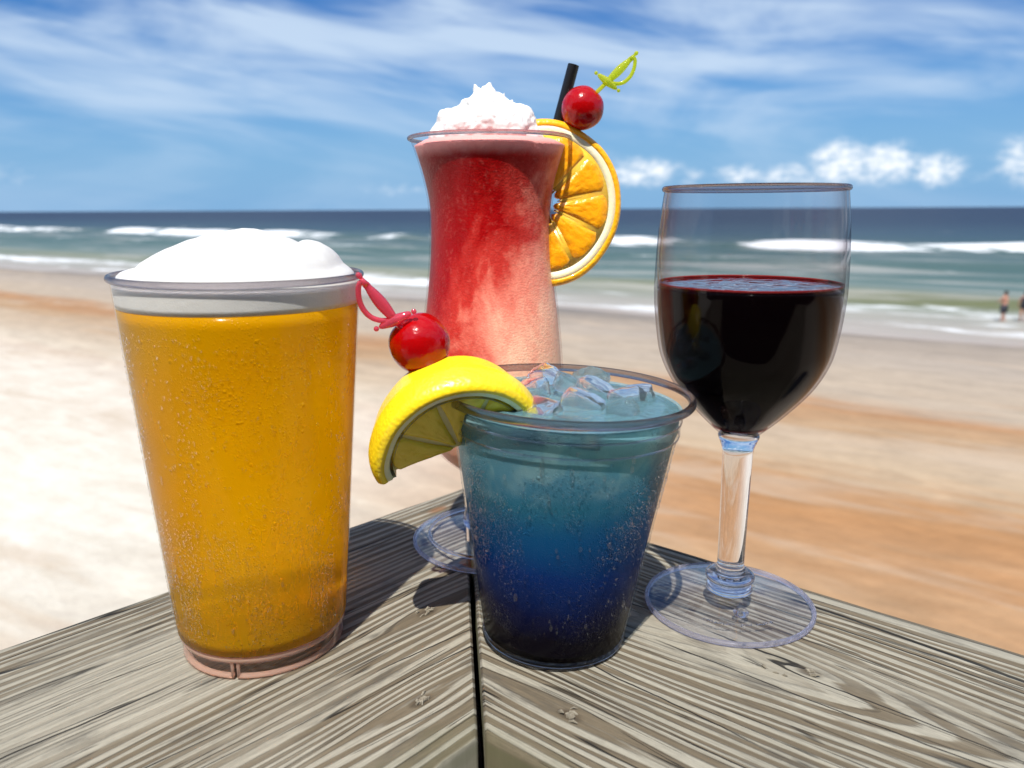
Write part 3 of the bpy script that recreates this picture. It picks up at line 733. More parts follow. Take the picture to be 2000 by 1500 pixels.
drops('condensation', lambda z: RB(z) + .0001, .012, .120, 150, beer, 3, .00018, .0007)

# ------------------------------------------------------------------ HURRICANE GLASS
HX, HY = -.0096, .368
hur = empty('hurricane_glass', (HX, HY, 0))
tag(hur, 'tall curvy hurricane glass of frozen red and pink slush', 'cocktail')
hp = [(.0041, .0290), (.0105, .0330), (.0185, .0400), (.0270, .0480), (.0318, .0600), (.0342, .0760), (.0343, .0930), (.0328, .1120), (.0307, .1290), (.0293, .1430), (.0288, .1550), (.0290, .1670), (.0310, .1785), (.0341, .1895), (.0361, .1955)]
lathe('bowl', interp(hp, 6), mat('clear_plastic_frosty', lambda N: m_thin(N, tint=(.99, .985, .985), f0=.03, edge=(.86, .80, .80), k=.20, rough=.10, h=lambda N: N.bump(beads(N, 1700)[0], .0003, .4))), hur, 112)
lathe('rim', ring_prof(.0367, .1964, .0009, .0009), M_RIM, hur, 112)
lathe('stem', interp([(0, .0300), (.0095, .0300), (.0085, .0260), (.0105, .0215), (.0145, .0160), (.0155, .0120), (.0140, .0085), (0, .0070)], 4), M_GLASSV, hur, 64)
lathe('foot', interp([(.0, .0070), (.015, .0062), (.0255, .0050), (.0315, .0042), (.0330, .0056), (.0345, .0042), (.0385, .0030), (.0408, .0018), (.0412, .0008), (.0400, .0001)], 4), M_THINF, hur, 112)
lathe('foot_edge', ring_prof(.0404, .0014, .0010, .0011), M_LIP, hur, 112)
lathe('foot_bead', ring_prof(.0330, .0046, .0008, .0008), M_GLASSV, hur, 112)
def m_slush(N):
    P = N.obj(); x, y, z = N.xyz(P)
    n = N.noise(N.comb(N.mul(x, 34), N.mul(y, 34), N.mul(z, 22)), 1., 5, .62, .5)
    n2 = N.noise(N.comb(N.mul(x, 90), N.mul(y, 90), N.mul(z, 45)), 1., 4, .65, .3)
    gr, gc = N.vor(P, 1100, 'F1')
    spk = N.noise(P, 420, 4, .65)
    # red syrup sinks from the top and down the left side, pale ice shows on the right and below
    t = N.add(N.mul(N.sub(z, .128), 10.5), N.add(N.mul(x, -20.), N.add(N.mul(N.sub(n, .5), 1.9), N.mul(N.sub(n2, .5), .8))))
    colr = N.ramp(N.add(.5, N.mul(t, .5)), [(0., (.95, .62, .42)), (.20, (.93, .50, .34)), (.38, (.84, .26, .18)), (.56, (.55, .040, .030)), (.76, (.36, .003, .004)), (1., (.27, .002, .003))])
    colr = N.mix(N.ss(spk, .52, .72, 0., .13), colr, (.80, .28, .22))
    foam_ = N.ss(N.add(z, N.mul(N.sub(n2, .5), .004)), .1868, .1928)
    colr = N.mix(N.mul(foam_, .85), colr, (.86, .40, .37))
    h = N.add(N.mul(gr, .8), N.mul(spk, 1.4))
    nb = N.bump(h, .0004, .4)
    return N.pbr(Base_Color=colr, Roughness=N.add(.22, N.mul(spk, .25)), Subsurface_Weight=.15, Subsurface_Radius=(.008, .002, .0015), Subsurface_Scale=.5, Normal=nb, Coat_Weight=.0, Specular_IOR_Level=.12)
M_SLUSH = mat('red_pink_slush', m_slush)
hp2 = [p for p in interp(hp, 6)]
hp2 = [(0, .0315)] + [(r_ - .0009, z) for r_, z in hp2 if .034 < z < .1935] + [(.030, .1955), (.016, .1968), (0, .197)]
lathe('frozen_drink', hp2, M_SLUSH, hur, 112)

# whipped cream
M_CREAM = mat('whipped_cream', lambda N: N.pbr(Base_Color=N.mix(N.ss(N.noise(N.obj(), 70, 3, .5), .58, .72), (.74, .73, .72), (.72, .57, .55)), Roughness=.5, Subsurface_Weight=.3,
        Subsurface_Radius=(.005, .004, .004), Subsurface_Scale=.5, Normal=N.bump(N.noise(N.obj(), 380, 4, .6), .0006, .35)))
def cream():
    rng = random.Random(5); datas = []
    B = [(-.0165, -.004, .010, .0062), (.0150, -.006, .0105, .0072), (-.0180, -.004, .004, .0078), (-.0100, -.006, .007, .0105), (.0000, -.006, .010, .0108), (.0095, -.007, .008, .0105), (.0175, -.005, .003, .0080), (-.004, .006, .009, .011), (.009, .007, .006, .010),
         (-.0020, -.003, .0165, .0075), (.0045, -.004, .0155, .0070), (-.0225, -.003, .001, .0045), (-.0128, -.009, .010, .0048), (.0130, -.010, .0085, .0052), (.0005, -.004, .0215, .0042), (-.0075, -.0045, .0160, .0050),
         (.0215, -.004, .002, .0045), (.0055, -.003, .0200, .0034), (-.0170, -.006, .0085, .0045)]
    for (x, y, z, r_) in B: datas.append(ball_data((x, y, z), r_, 20, 14))
    for k in range(26):   # ragged flicks
        a = rng.uniform(0, 6.28); ph = rng.uniform(.1, 1.2); p = Vector((-.001 + .0165 * math.cos(a) * math.cos(ph) * rng.uniform(.7, 1.1), -.003 + .012 * math.sin(a) * math.cos(ph), .004 + .0165 * math.sin(ph)))
        d_ = Vector((rng.gauss(0, .6), rng.gauss(0, .4) - .1, rng.uniform(.3, 1))).normalized()
        datas.append(tube_data([p - d_ * .002, p + d_ * .001, p + d_ * .0032, p + d_ * .0046 + Vector((rng.gauss(0, .0006), 0, 0))], [.0022, .0019, .0010, .0003], 8))
    for (p, q) in (((-.0035, -.004, .022), (-.0052, -.005, .0268)), ((.0015, -.004, .023), (.0018, -.005, .0272)), ((.0060, -.003, .020), (.0085, -.004, .0232))):
        datas.append(tube_data([p, [(a + b) / 2 for a, b in zip(p, q)], q], [.003, .0018, .0005], 8))
    v_, f_ = merge(*datas); o = from_data('whipped_cream', v_, f_, M_CREAM)
    o.location = (HX - .0012, HY - .002, .1925)
    rm = o.modifiers.new('rm', 'REMESH'); rm.mode = 'VOXEL'; rm.voxel_size = .00045; rm.use_smooth_shade = True
    sm = o.modifiers.new('sm', 'SMOOTH'); sm.factor = .5; sm.iterations = 3
    for nm, sz, st in (('swirl', .006, .0024), ('curd', .0020, .0005)):
        tx = bpy.data.textures.new(nm, 'CLOUDS'); tx.noise_scale = sz; tx.noise_depth = 2
        dm = o.modifiers.new(nm, 'DISPLACE'); dm.texture = tx; dm.strength = st; dm.mid_level = .5; dm.texture_coords = 'LOCAL'
    tag(o, 'ragged white mound of whipped cream on top of the red frozen drink', 'whipped cream')
cream()

# straw
M_STRAW = mat('black_straw_plastic', lambda N: N.pbr(Base_Color=(.006, .006, .007), Roughness=.35))
p0 = Vector((.0288, .374, .2290)); p1 = Vector((.0020, .374, .1300)); ax = (p0 - p1).normalized()
vo, fo = tube_data([p1, p0], .00262, 24, caps=False); vi, fi = tube_data([p1, p0], .00232, 24, caps=False)
V, F = merge((vo, fo), (vi, [tuple(reversed(f)) for f in fi]))
for k in range(24):
    l = (k + 1) % 24; F.append((24 + k, 24 + l, 72 + l, 72 + k)); F.append((l, k, 48 + k, 48 + l))
o = from_data('straw', V, F, M_STRAW); o.data.set_sharp_from_angle(angle=R(40)); clean(o)
tag(o, 'black straw standing in the hurricane glass behind the orange slice', 'straw')

# ------------------------------------------------------------------ fruit
def sss(N, col, h=None, rough=.35, rad=(.006, .003, .001), w=.35, coat=.3, dist=.0004, tr=0.):
    P = N.obj()
    nb = N.bump(h, dist, .6) if h is not None else None
    return N.pbr(Base_Color=col, Roughness=rough, Subsurface_Weight=w, Subsurface_Radius=rad, Subsurface_Scale=.6, Normal=nb, Coat_Weight=coat, Coat_Roughness=.06, Transmission_Weight=tr)
def m_peel(a, b_):
    def f(N):
        P = N.obj(); v_, _ = N.vor(P, 700, 'SMOOTH_F1')
        return sss(N, N.mix(N.noise(P, 60, 4, .6), a, b_), N.add(v_, N.mul(N.noise(P, 90, 3), 1.5)), .38, (.004, .002, .0005), .15, .35, .0004)
    return f
M_OPEEL = mat('orange_peel', m_peel((.95, .40, .004), (.98, .52, .008)))
M_LPEEL = mat('lemon_peel', m_peel((.86, .56, .008), (.94, .72, .015)))
def m_flesh(c1, c2, tr):
    def f(N):
        P = N.obj(); x, y, z = N.xyz(P)
        r_ = N.m('SQRT', N.add(N.mul(x, x), N.mul(y, y))); a = N.m('ARCTAN2', y, x)
        ves = N.vor(N.comb(N.mul(a, 9.), N.mul(r_, 260.), N.mul(z, 120)), 1., 'SMOOTH_F1')[0]
        n = N.noise(P, 260, 4, .65, .5)
        col = N.mix(N.mul(N.add(ves, n), .6), c1, c2)
        return sss(N, col, N.add(N.mul(ves, 1.5), N.mul(n, 1.5)), .22, (.008, .004, .0008), .25, .30, .0006, tr)
    return f
M_OFLESH = mat('orange_flesh', m_flesh((1., .29, .002), (1., .48, .010), 0.))
M_LFLESH = mat('lemon_flesh', m_flesh((.84, .56, .010), (.95, .72, .06), 0.))
M_PITH = mat('citrus_pith', lambda N: sss(N, N.mix(N.noise(N.obj(), 140, 4, .6), (.94, .78, .42), (.96, .89, .68)), N.noise(N.obj(), 900, 3, .6), .5, (.006, .004, .002), .3, .15, .0003))
M_MEMB = mat('citrus_membrane', lambda N: sss(N, N.mix(N.noise(N.obj(), 200, 3), (1., .46, .015), (.98, .60, .08)), N.noise(N.obj(), 900, 3, .6), .3, (.008, .005, .002), .4, .3, .0003))
def plate(name, outline, z0, z1, m, parent, bev=.0004, bulge=0.):
    """extruded outline with rounded edges"""
    bm = bmesh.new(); n = len(outline)
    cx = sum(p[0] for p in outline) / n; cy = sum(p[1] for p in outline) / n
    def ring(k, z): return [bm.verts.new((cx + (x - cx) * k, cy + (y - cy) * k, z)) for x, y in outline]
    h = z1 - z0; R_ = [ring(.60, z0 - bulge), ring(.90, z0 + h * .0 - bulge * .6), ring(1., z0 + h * .15), ring(1., z1 - h * .15), ring(.90, z1 + bulge * .6), ring(.60, z1 + bulge), ring(.3, z1 + bulge * 1.2)]
    for a, b_ in zip(R_, R_[1:]):
        for i in range(n):
            j = (i + 1) % n; bm.faces.new((a[i], a[j], b_[j], b_[i]))
    bm.faces.new(R_[-1]); bm.faces.new(list(reversed(R_[0])))
    bmesh.ops.recalc_face_normals(bm, faces=bm.faces)
    return from_bm(name, bm, m, parent)
def sector(a0, a1, ri, ro, n=9, cr=.18, jit=0., rng=random):
    """rounded citrus segment outline between two angles"""
    out = []; am = (a0 + a1) / 2; ha = (a1 - a0) / 2
    for k in range(n + 1):
        t = -1 + 2 * k / n; rr = ro * (1 - cr * abs(t) ** 4) + rng.uniform(-jit, jit) * .3
        a = am + ha * t * .97; out.append((rr * math.cos(a), rr * math.sin(a)))
    for k in range(1, 5):
        t = k / 5; rr = ro * (1 - cr) * (1 - t) + ri * t + rng.uniform(-jit, jit); a = am + ha * (.97 - .25 * t) * 1; out.append((rr * math.cos(a), rr * math.sin(a)))
    for k in range(3):
        t = 1 - k; rr = ri * (.9 + .15 * abs(t)) + rng.uniform(-jit, jit); a = am + ha * .6 * t; out.append((rr * math.cos(a), rr * math.sin(a)))
    for k in range(1, 5):
        t = 1 - k / 5; rr = ro * (1 - cr) * (1 - t) + ri * t + rng.uniform(-jit, jit); a = am - ha * (.97 - .25 * t) * 1; out.append((rr * math.cos(a), rr * math.sin(a)))
    return out
def frame(o, X, Y, Z, loc):
    o.matrix_world = Matrix(((X.x, Y.x, Z.x, loc[0]), (X.y, Y.y, Z.y, loc[1]), (X.z, Y.z, Z.z, loc[2]), (0, 0, 0, 1)))

# orange slice: local z = face normal (towards the viewer)
org = empty('orange_slice'); OR_ = .0373; th = .0029
tag(org, 'round orange slice with bright peel hooked on the hurricane glass rim', 'orange slice')
Z = Vector((.16, -1, .05)).normalized(); X = Vector((0, 0, 1)).cross(Z).normalized(); Y = Z.cross(X)
frame(org, X, Y, Z, (.0143, .3640, .1672))
def disc_lathe(name, prof, m, parent, seg=96, wob=0., **kw):
    o = lathe(name, prof, m, parent, seg, **kw)
    for v_ in o.data.vertices:
        a = math.atan2(v_.co.y, v_.co.x); f = 1 + wob * nz(math.cos(a) * 1.6, math.sin(a) * 1.6, 3.); v_.co.x *= f; v_.co.y *= f
    return o
disc_lathe('peel', interp([(OR_ - .0030, -th), (OR_ - .0012, -th * 1.02), (OR_, -th * .55), (OR_ + .0002, 0), (OR_, th * .55), (OR_ - .0012, th * 1.02), (OR_ - .0030, th), (OR_ - .0034, 0), (OR_ - .0030, -th)], 4), M_OPEEL, org, 120, .03)
disc_lathe('core_membrane', [(.0088, -.0022), (.0088, .0022), (OR_ - .0058, .0026), (OR_ - .0058, -.0026), (.0088, -.0022)], M_MEMB, org, 120, .10)
disc_lathe('pith', [(OR_ - .0066, -th * .9), (OR_ - .0026, -th * .985), (OR_ - .0026, th * .985), (OR_ - .0048, th * .97), (OR_ - .0066, th * .88), (OR_ - .0068, 0), (OR_ - .0066, -th * .9)], M_PITH, org, 120, .03)
rng = random.Random(11); nseg = 10
for k in range(nseg):
    a0 = 2 * math.pi * k / nseg + R(.25) + R(10); a1 = 2 * math.pi * (k + 1) / nseg - R(.25) + R(10)
    am = math.degrees((a0 + a1) / 2) % 360
    ri = .0100 if (150 < am < 215) else rng.uniform(.0060, .0085)
    plate('segment', sector(a0, a1, ri, OR_ - .0058 - rng.uniform(0, .0010), jit=.0004, rng=rng, cr=.07), -th * .85, th * .85, M_OFLESH, org, bulge=.0005)
for k in range(nseg):
    a = 2 * math.pi * k / nseg + R(10); ca, sa = math.cos(a), math.sin(a)
    r0 = rng.uniform(.0050, .0085); w = .00020
    pts = []
    for t in np.linspace(0, 1, 8):
        rr = r0 + (OR_ - .0060 - r0) * t; ww = w * (1 + 1.6 * t ** 4 + .3 * rng.random()); pts.append((rr, ww))
    out = [(r_ * ca - w_ * sa, r_ * sa + w_ * ca) for r_, w_ in pts] + [(r_ * ca + w_ * sa, r_ * sa - w_ * ca) for r_, w_ in reversed(pts)]
    plate('membrane', out, -th * .8, th * .82, M_MEMB, org)

# lemon wedge
M_LPITH = mat('lemon_pith', lambda N: sss(N, N.mix(N.noise(N.obj(), 140, 4, .6), (.97, .84, .40), (.97, .92, .62)), N.noise(N.obj(), 900, 3, .6), .5, (.006, .004, .002), .3, .1, .0003))
lem = empty('lemon_wedge')
tag(lem, 'thick yellow lemon half-slice wedged over the rim of the blue drink', 'lemon wedge')
Xl = Vector((math.cos(R(20)), .10, math.sin(R(20)))).normalized()
Zl = Vector((.06, -math.cos(R(29)), -math.sin(R(29)))); Zl = (Zl - Xl * Zl.dot(Xl)).normalized(); Yl = Zl.cross(Xl)
frame(lem, Xl, Yl, Zl, (-.0204, .2700, .0842))
LR = .0300
def arcl(prof, m, name, seg=64, a0=R(-2), a1=R(182), ragged=0.):
    o = lathe(name, prof, m, lem, seg, a0=a0, a1=a1, caps=True)
    for v_ in o.data.vertices:
        a = math.atan2(v_.co.y, v_.co.x); r_ = math.hypot(v_.co.x, v_.co.y)
        f = 1 + .02 * math.sin(2 * a + .4) + .018 * nz(math.cos(a) * 2, math.sin(a) * 2, v_.co.z * 40)
        f *= 1 + .05 * max(0, math.cos(a) * -1) ** 10      # nipple end on the left
        v_.co.x *= f; v_.co.y *= f
    o.data.set_sharp_from_angle(angle=R(50)); return o
arcl(interp([(LR - .0035, .0085), (LR - .0018, .0088), (LR + .0004, .0062), (LR + .0010, .0), (LR - .0010, -.0062), (LR - .0034, -.0130), (LR - .0062, -.0150)], 4) + interp([(LR - .0062, -.0150), (LR - .0018, 0), (LR - .0035, .0085)], 3)[1:], M_LPEEL, 'peel')
arcl([(LR - .0055, .0076), (LR - .0050, .0083), (LR - .0030, .0084), (LR - .0016, 0), (LR - .0068, -.0130), (LR - .009, -.0138), (LR - .0066, .0076)], M_LPITH, 'pith')
rng = random.Random(4)
plate('core_membrane', [((LR - .0036) * math.cos(a), (LR - .0036) * math.sin(a)) for a in np.linspace(R(-1), R(181), 30)] + [(-.012, -.0012), (0, -.0005), (.012, -.001)], -.0085, .0062, M_MEMBL := mat('lemon_membrane', lambda N: sss(N, N.mix(N.noise(N.obj(), 200, 3), (.80, .62, .16), (.90, .80, .42)), N.noise(N.obj(), 900, 3, .6), .35, (.008, .006, .002), .4, .3, .0003)), lem)
for k in range(4):
    a0 = R(2 + 45 * k) + R(.6); a1 = R(2 + 45 * (k + 1)) - R(.6); a1 = min(a1, R(179))
    plate('segment', sector(a0, a1, .0022, LR - .0053, jit=.0003, rng=rng, cr=.06), .0015, .0068, M_LFLESH, lem, bulge=.0004)

# cherries
def m_cherry(N):
    P = N.obj(); x, y, z = N.xyz(P)
    n = N.noise(P, 90, 3, .5)
    return N.pbr(Base_Color=N.mix(n, (.30, .0006, .0010), (.40, .0012, .0018)), Roughness=.13, Coat_Weight=.0, Coat_Roughness=.05, Subsurface_Weight=.25, Subsurface_Radius=(.005, .0005, .0003), Subsurface_Scale=.6,
                 Normal=N.bump(N.add(N.noise(P, 160, 3, .5), N.add(N.mul(N.noise(P, 420, 3, .6), .35), N.mul(N.noise(P, 1500, 2), .06))), .0009, .35))
M_CHERRY = mat('maraschino_cherry', m_cherry)
def cherry(loc, r_, rot, label):
    v_, f_ = ball_data((0, 0, 0), 1., 48, 32)
    out = []
    for p in v_:
        p = p.copy(); q = p.length
        dimple = math.exp(-((p.x / .30) ** 2 + (p.y / .30) ** 2)) if p.z > 0 else 0
        foot_ = math.exp(-((p.x / .5) ** 2 + (p.y / .5) ** 2)) if p.z < 0 else 0
        k = 1 - .20 * dimple + .05 * foot_ + .025 * nz(p.x * 1.5, p.y * 1.5, p.z * 1.5 + r_ * 900)
        out.append(p * k * r_)
    o = from_data('cherry', out, f_, M_CHERRY); clean(o); o.location = loc; o.rotation_euler = rot
    tag(o, label, 'cherry', 'maraschino cherries on sword picks'); return o
C2 = Vector((.0326, .3675, .2096)); C1 = Vector((-.0332, .2720, .1184))
cherry(C1, .0110, (R(-8), R(-38), 0), 'shiny red cherry on the lemon wedge with a pink sword pick')
cherry(C2, .0096, (R(-4), R(40), 0), 'dark red cherry on top of the orange slice with a yellow sword pick')

# sword picks: local x = up the handle, y = knuckle bow side, origin = guard
def m_pick(col, edge):
    def f(N):
        fr_, d_ = N.schlick(.06)
        t = N.sh('ShaderNodeBsdfTransparent', Color=N.mix(N.m('POWER', N.m('SUBTRACT', 1., d_, clamp=True), 1.2), col, edge))
        tl = N.sh('ShaderNodeBsdfTranslucent', Color=col); df = N.sh('ShaderNodeBsdfDiffuse', Color=col)
        b_ = N.mixsh(.38, N.mixsh(.45, t, m_glass(N, col, 0., 1.4)), N.mixsh(.5, tl, df))
        return N.mixsh(fr_, b_, N.sh('ShaderNodeBsdfGlossy', Roughness=.05))
    return f
M_PICKP = mat('pink_clear_plastic', m_pick((1., .20, .30), (.90, .03, .10)))
M_PICKY = mat('yellow_green_clear_plastic', m_pick((.90, .95, .10), (.62, .78, .03)))
def sword(m, loc, u, side, blade, label, scale=1.):
    e = empty('sword_pick'); X = Vector(u).normalized(); Y = Vector(side); Y = (Y - X * Y.dot(X)).normalized(); Z = X.cross(Y); frame(e, X, Y, Z, loc); e.scale = (scale,) * 3
    L = .0182
    # grip with fine ribs
    n = 44; path = []; rad = []
    for k in range(n + 1):
        t = k / n; x = .0012 + (L - .0034 - .0012) * t
        r_ = .00125 + .00070 * math.sin(math.pi * min(1, t * 1.15)) if t < .87 else .00115
        if .25 < t < .85: r_ += .00010 * math.sin(t * 110)
        path.append((x, 0, 0)); rad.append(r_)
    v_, f_ = tube_data(path, rad, 12); from_data('grip', [(p[0], p[1], p[2] * .75) for p in v_], f_, m, e)
    v_, f_ = merge(ball_data((L - .0004, -.0001, 0), .0009, 12, 8, (1.3, 1, 1)), tube_data([(L - .0040, 0, 0), (L - .0014, 0, 0)], [.0011, .0007], 10)); from_data('pommel', v_, f_, m, e)
    # cross guard: boat shape swept back at the ends
    path = []; rad = []
    for k in range(17):
        t = -1 + k / 8; path.append((.0006 + (-.0018 * (1 if t < 0 else -.6)) * abs(t) ** 2 * 0 + .0010 * t, t * .0052, 0)); rad.append(.0005 + .00135 * (1 - abs(t)) ** .6)
    v_, f_ = tube_data(path, rad, 12); from_data('cross_guard', v_, f_, m, e)
    for s_ in (-1, 1):
        v_, f_ = ball_data((.0006 + .0012 * s_, s_ * .0062, 0), .00085, 12, 8); from_data('guard_ball', v_, f_, m, e)
    bow = [(L - .0022, .0006), (L - .0030, .0022), (L - .0058, .0043), (L - .0090, .0054), (.0058, .0052), (.0032, .0036), (.0014, .0012)]
    bw = [(b_[0], b_[1], 0) for b_ in interp(bow, 5)]
    v_, f_ = tube_data(bw, .00086, 10); from_data('knuckle_bow', v_, f_, m, e)
    v_, f_ = tube_data([(.0006, 0, 0), (-blade * .7, 0, 0), (-blade, 0, 0)], [.0010, .0008, .0001], 8); from_data('blade', [(p[0], p[1], p[2] * .6) for p in v_], f_, m, e)
    tag(e, label, 'cocktail pick', 'plastic sword cocktail picks')
sword(M_PICKP, (-.0400, .2648, .1272), (-.56, -.22, .80), (-.83, .0, -.55), .026, 'clear pink plastic sword pick stuck through the cherry on the lemon', 1.14)
sword(M_PICKY, (.0429, .3655, .2200), (.73, .0, .68), (.68, .0, -.73), .026, 'clear yellow-green plastic sword pick stuck through the cherry on the orange', 1.0)

# ------------------------------------------------------------------ BLUE DRINK
lean = R(-1.8)
blu = empty('blue_drink_cup', (.0158, .2780, .0006), (0, -lean * -1, 0))
blu.rotation_euler = (0, R(2.5), 0)
tag(blu, 'short clear plastic cup of layered blue drink, teal above to near-black below', 'cocktail')
RU = lambda z: .0279 + (.0418 - .0279) * (z / .086)
HB = .0995
wall = [(RU(z), z) for z in np.linspace(.0015, .0845, 30)] + [(.0419, .0852), (.0424, .0856), (.0424, .0862), (.0426, .0905), (.0431, .0910), (.0431, .0915), (.0440, .0965), (.0452, .0980)]
lathe('cup_wall', wall, mat('clear_plastic_beaded', lambda N: m_thin(N, tint=(.98, .985, .99), f0=.018, edge=(.75, .80, .82), k=.28, rough=.06, h=lambda N: N.bump(beads(N, 1500)[0], .0006, .6))), blu, 128)
lathe('rim', ring_prof(.0461, .0981, .0014, .0016), M_RIM, blu, 128)
lathe('ridge', ring_prof(.0428, .0910, .00030, .00035, 8), M_GLASSV, blu, 128)
lathe('ridge', ring_prof(.0422, .0857, .00030, .00035, 8), M_GLASSV, blu, 128)
lathe('cup_floor', [(0, .0022), (.0255, .0018), (.0262, .0002), (.0276, .0001), (.0283, .0012), (.0278, .0030), (0, .0030)], M_GLASS, blu, 96)
def m_blue(N):
    P = N.obj(); x, y, z = N.xyz(P)
    n = N.noise(N.comb(N.mul(x, 25), N.mul(y, 25), N.mul(z, 30)), 1., 4, .6, .4)
    zz_ = N.add(z, N.mul(N.sub(n, .5), .014))
    q = N.m('DIVIDE', zz_, .09)
    cd = N.ramp(q, [(0., (.003, .002, .004)), (.13, (.004, .003, .008)), (.24, (.005, .008, .045)), (.42, (.003, .030, .160)), (.60, (.006, .095, .240)), (.74, (.030, .180, .260)), (.86, (.11, .27, .36)), (1., (.16, .32, .38))])
    ct = N.ramp(q, [(0., (.004, .003, .006)), (.13, (.006, .004, .012)), (.24, (.01, .018, .10)), (.42, (.015, .09, .38)), (.60, (.04, .32, .60)), (.74, (.18, .58, .74)), (.88, (.45, .80, .84)), (1., (.62, .88, .90))])
    hb, mk = beads(N, 1250)
    nb = N.bump(hb, .0009, .65)
    ref = N.node('ShaderNodeBsdfRefraction'); N.put(ref.inputs['Color'], ct); N.put(ref.inputs['Roughness'], N.add(.10, N.mul(n, .25))); ref.inputs['IOR'].default_value = 1.25; N.put(ref.inputs['Normal'], nb)
    df = N.sh('ShaderNodeBsdfDiffuse', Color=cd, Normal=nb)
    ice_ = N.mul(N.ss(N.noise(P, 80, 3, .5, .5), .44, .66), N.ss(z, .060, .078))
    df2 = N.sh('ShaderNodeBsdfDiffuse', Color=(.30, .46, .46), Normal=nb)
    body = N.mixsh(N.ss(q, .35, .95, .25, .50), N.mixsh(N.mul(ice_, .7), df, df2), ref.outputs[0])
    f, _ = N.schlick(.03, nb)
    return N.mixsh(N.mul(f, .25), body, N.sh('ShaderNodeBsdfGlossy', Roughness=.10, Normal=nb))
M_BLUE = mat('layered_blue_drink', m_blue)
ZL = .0940
RL = lambda z: RU(z) - .0008 if z < .085 else .0418
lathe('blue_drink', [(0, .0032)] + [(RL(z), z) for z in np.linspace(.0032, ZL - .0004, 30)] + [(.0408, ZL), (.030, ZL - .0003), (.015, ZL + .0002), (0, ZL)], M_BLUE, blu, 128)
def m_surf(N):
    P = N.obj()
    nb = N.bump(N.noise(P, 130, 3, .5, 1.2), .0026, 1.0)
    return N.mixsh(.40, N.pbr(Base_Color=(.13, .26, .30), Roughness=.04, Normal=nb, Specular_IOR_Level=.7), m_glass(N, (.80, .93, .96), .02, 1.33))
lathe('drink_surface', [(0, ZL + .0006)] + [(r_, ZL + .0006 + .0003 * math.sin(r_ * 900)) for r_ in np.linspace(.003, .0428, 20)], mat('drink_surface', m_surf), blu, 96)
drops('condensation', lambda z: (RU(z) if z < .085 else .0430) + .0002, .012, .094, 120, blu, 8, .00022, .0011)
def blue_field(a, z, r_):
    n = nz(a * 2.2, z * 28, 13.) + .5 * nz(a * 7, z * 70, 4.)
    b_ = math.exp(-((z - (.062 + .012 * math.cos(a))) / .013) ** 2)
    return max(0., min(1., .02 + (n + .15) * 1.7 * b_ + (max(0, n - .12) * .6 if z > .045 else 0)))
bead_field(lambda z: (RU(z) if z < .085 else .0425) + .0001, .012, .090, 2000, blu, 15, blue_field, .00020, .00048)
# ice
icep = []; DZ = .0052
rng = random.Random(21)
spots = [(-.012, .004, .0925, .0085), (.0005, .010, .0945, .0075), (.013, .012, .0915, .0095), (.024, .004, .0905, .0085), (.006, -.006, .0895, .0100), (.020, -.012, .0895, .0085), (-.006, .024, .0920, .0090), (.012, .027, .0920, .0080),
         (-.010, -.016, .0870, .0095), (.030, .014, .0900, .0070), (-.026, .012, .0885, .0080), (.002, -.026, .0860, .0090)]
for i, (x, y, z, s_) in enumerate(spots):
    bm = bmesh.new(); bmesh.ops.create_icosphere(bm, subdivisions=4, radius=1.0)
    rot = Euler((rng.uniform(-.5, .5), rng.uniform(-.5, .5), rng.uniform(0, 3))).to_matrix(); sx_, sy_, sz_ = rng.uniform(.75, 1.), rng.uniform(.6, .9), rng.uniform(.40, .62)
    for v_ in bm.verts:
        p = v_.co; m_ = max(abs(p.x), abs(p.y), abs(p.z)); k = .55 / m_ + .45
        q = Vector((p.x * k * sx_, p.y * k * sy_, p.z * k * sz_)) * (s_ * .98) * (1 + .10 * nz(p.x * 1.4, p.y * 1.4, p.z * 1.4 + i * 3))
        v_.co = rot @ q
    bmesh.ops.recalc_face_normals(bm, faces=bm.faces)
    o = from_bm('ice_cube', bm, M_ICE)
    ang = R(2.5); o.location = (.0158 + x * math.cos(ang) + z * math.sin(ang), .2790 + y, (z + DZ) * math.cos(ang) - x * math.sin(ang))
    lab = {0: 'clear ice cube just right of the lemon wedge in the blue drink', 3: 'clear ice cube furthest right in the blue drink, against the cup wall',
           5: 'clear ice cube at the front right of the blue drink under the rim', 8: 'clear ice cube just in front of the lemon tip in the blue drink'}.get(i, 'clear half-melted ice cube floating in the blue drink')
    tag(o, lab, 'ice cube', 'ice cubes floating in the blue drink')

# ------------------------------------------------------------------ WINE
win = empty('wine_glass', (.0920, .3000, 0))
tag(win, 'stemmed clear plastic wine glass two-thirds full of dark red wine', 'wine glass')
wp = [(.0060, .0745), (.0110, .0788), (.0184, .0862), (.0270, .0965), (.0323, .1070), (.0345, .1175), (.0358, .1300), (.0359, .1400), (.0351, .1560), (.0334, .1715)]
lathe('bowl', interp(wp, 6), mat('clear_plastic_bowl', lambda N: m_thin(N, tint=(.965, .955, .955), f0=.022, edge=(.42, .40, .44), rough=.02, k=.40)), win, 128)
lathe('inner_bowl', interp([(r_ - .0012, z) for r_, z in wp[6:]], 6), mat('clear_plastic_inner', lambda N: m_thin(N, tint=(.985, .98, .98), f0=.03, edge=(.70, .62, .62), rough=.02, k=.5)), win, 128)
lathe('rim', ring_prof(.0333, .1722, .0010, .0011), M_RIM, win, 128)
lathe('stem', interp([(0, .0772), (.0062, .0768), (.0082, .0752), (.0073, .0725), (.0062, .0690), (.0060, .0640), (.0057, .0420), (.0055, .0215), (.0056, .0180), (.0064, .0172), (.0058, .0162), (.0078, .0158), (.0100, .0142), (.0098, .0122), (.0082, .0108), (.0094, .0092), (.0086, .0070), (0, .0064)], 5), M_GLASS, win, 64)
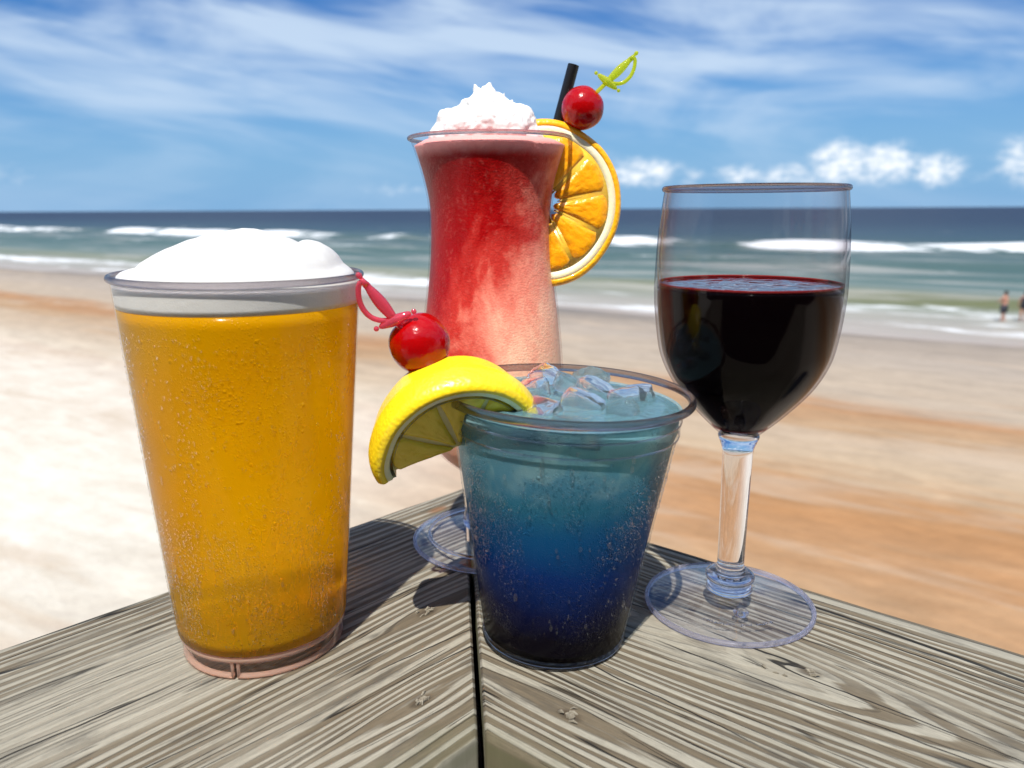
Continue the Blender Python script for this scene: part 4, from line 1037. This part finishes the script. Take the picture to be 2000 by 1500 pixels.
lathe('foot', interp([(.0080, .0085), (.0130, .0062), (.0200, .0044), (.0280, .0030), (.0334, .0022), (.0349, .0012), (.0343, .0002)], 5), M_THINF, win, 128)
lathe('foot_edge', ring_prof(.0343, .0013, .0010, .0012), M_LIP, win, 128)
lathe('foot_dimple', ring_prof(.0020, .0035, .0012, .0012), M_GLASS, win, 24).location = (.001, -.0145, .0005)
# worn raised marks moulded round the foot (not legible in the photograph)
rng = random.Random(2); datas = []
for k in range(26):
    if k in (11, 12, 18): continue
    a = R(-128 + k * 2.6); r_ = .0245; zf = .0040
    for q in range(rng.choice((1, 2, 2))):
        c_ = Vector((r_ * math.cos(a), r_ * math.sin(a), zf)); t = Vector((-math.sin(a), math.cos(a), 0)); n_ = Vector((math.cos(a), math.sin(a), 0))
        p = c_ + t * rng.uniform(-.0003, .0003) + n_ * rng.uniform(-.0006, .0006); d_ = (t * rng.gauss(0, .5) + n_ * rng.gauss(0, 1)).normalized() * .0006
        datas.append(tube_data([p - d_, p + d_], .00017, 6))
v_, f_ = merge(*datas); o = from_data('moulded_mark', v_, f_, M_GLASS, win); tag(o, kind='stuff')
def m_wine(N):
    f, d_ = N.schlick(.035)
    e = N.m('POWER', N.m('SUBTRACT', 1., d_, clamp=True), 3.0)
    ab = N.pbr(Base_Color=N.mix(e, (.0018, .0006, .0008), (.030, .003, .005)), Roughness=.04, Specular_IOR_Level=.07)
    return ab
M_WINE = mat('dark_red_wine', m_wine)
ZW = .1362
ip = [(r_ - .0012, z) for r_, z in interp(wp, 6) if .0785 < z < ZW - .0006]
lathe('red_wine', [(0, .0780)] + ip + [(.0346, ZW), (.0340, ZW - .0005), (0, ZW - .0006)], M_WINE, win, 128)
M_WTOP = mat('wine_surface', lambda N: N.pbr(Base_Color=(.035, .002, .003), Roughness=.02, Normal=N.bump(N.noise(N.obj(), 150, 1, .5, .3), .0010, .5), Specular_IOR_Level=.45))
lathe('wine_surface', [(0, ZW - .0002)] + [(r_, ZW - .0002) for r_ in np.linspace(.004, .0342, 16)] + [(.0346, ZW + .0003)], M_WTOP, win, 96)
# thin wine rings at surface and bowl bottom, red glow put into their colour
lathe('wine_edge_glow', ring_prof(.0345, ZW + .0003, .00020, .0005, 8), mat('thin_wine_glow', lambda N: N.mixsh(.35, N.sh('ShaderNodeBsdfTransparent', Color=(.75, .20, .18)), N.pbr(Base_Color=(.38, .03, .03), Roughness=.15))), win, 96)
lathe('wine_edge_glow', ring_prof(.0100, .0792, .0009, .0005, 8), bpy.data.materials['thin_wine_glow'], win, 64)
v_, f_ = merge(*[ball_data((.0003 + rng.uniform(-.012, .012) * (1 if k else 0), -.0335 + abs(rng.gauss(0, .001)), ZW + .0005), rng.uniform(.0003, .0009 if k else .0012), 12, 8) for k in range(9)])
o = from_data('bubble', v_, f_, M_DROP, win); tag(o, kind='stuff')
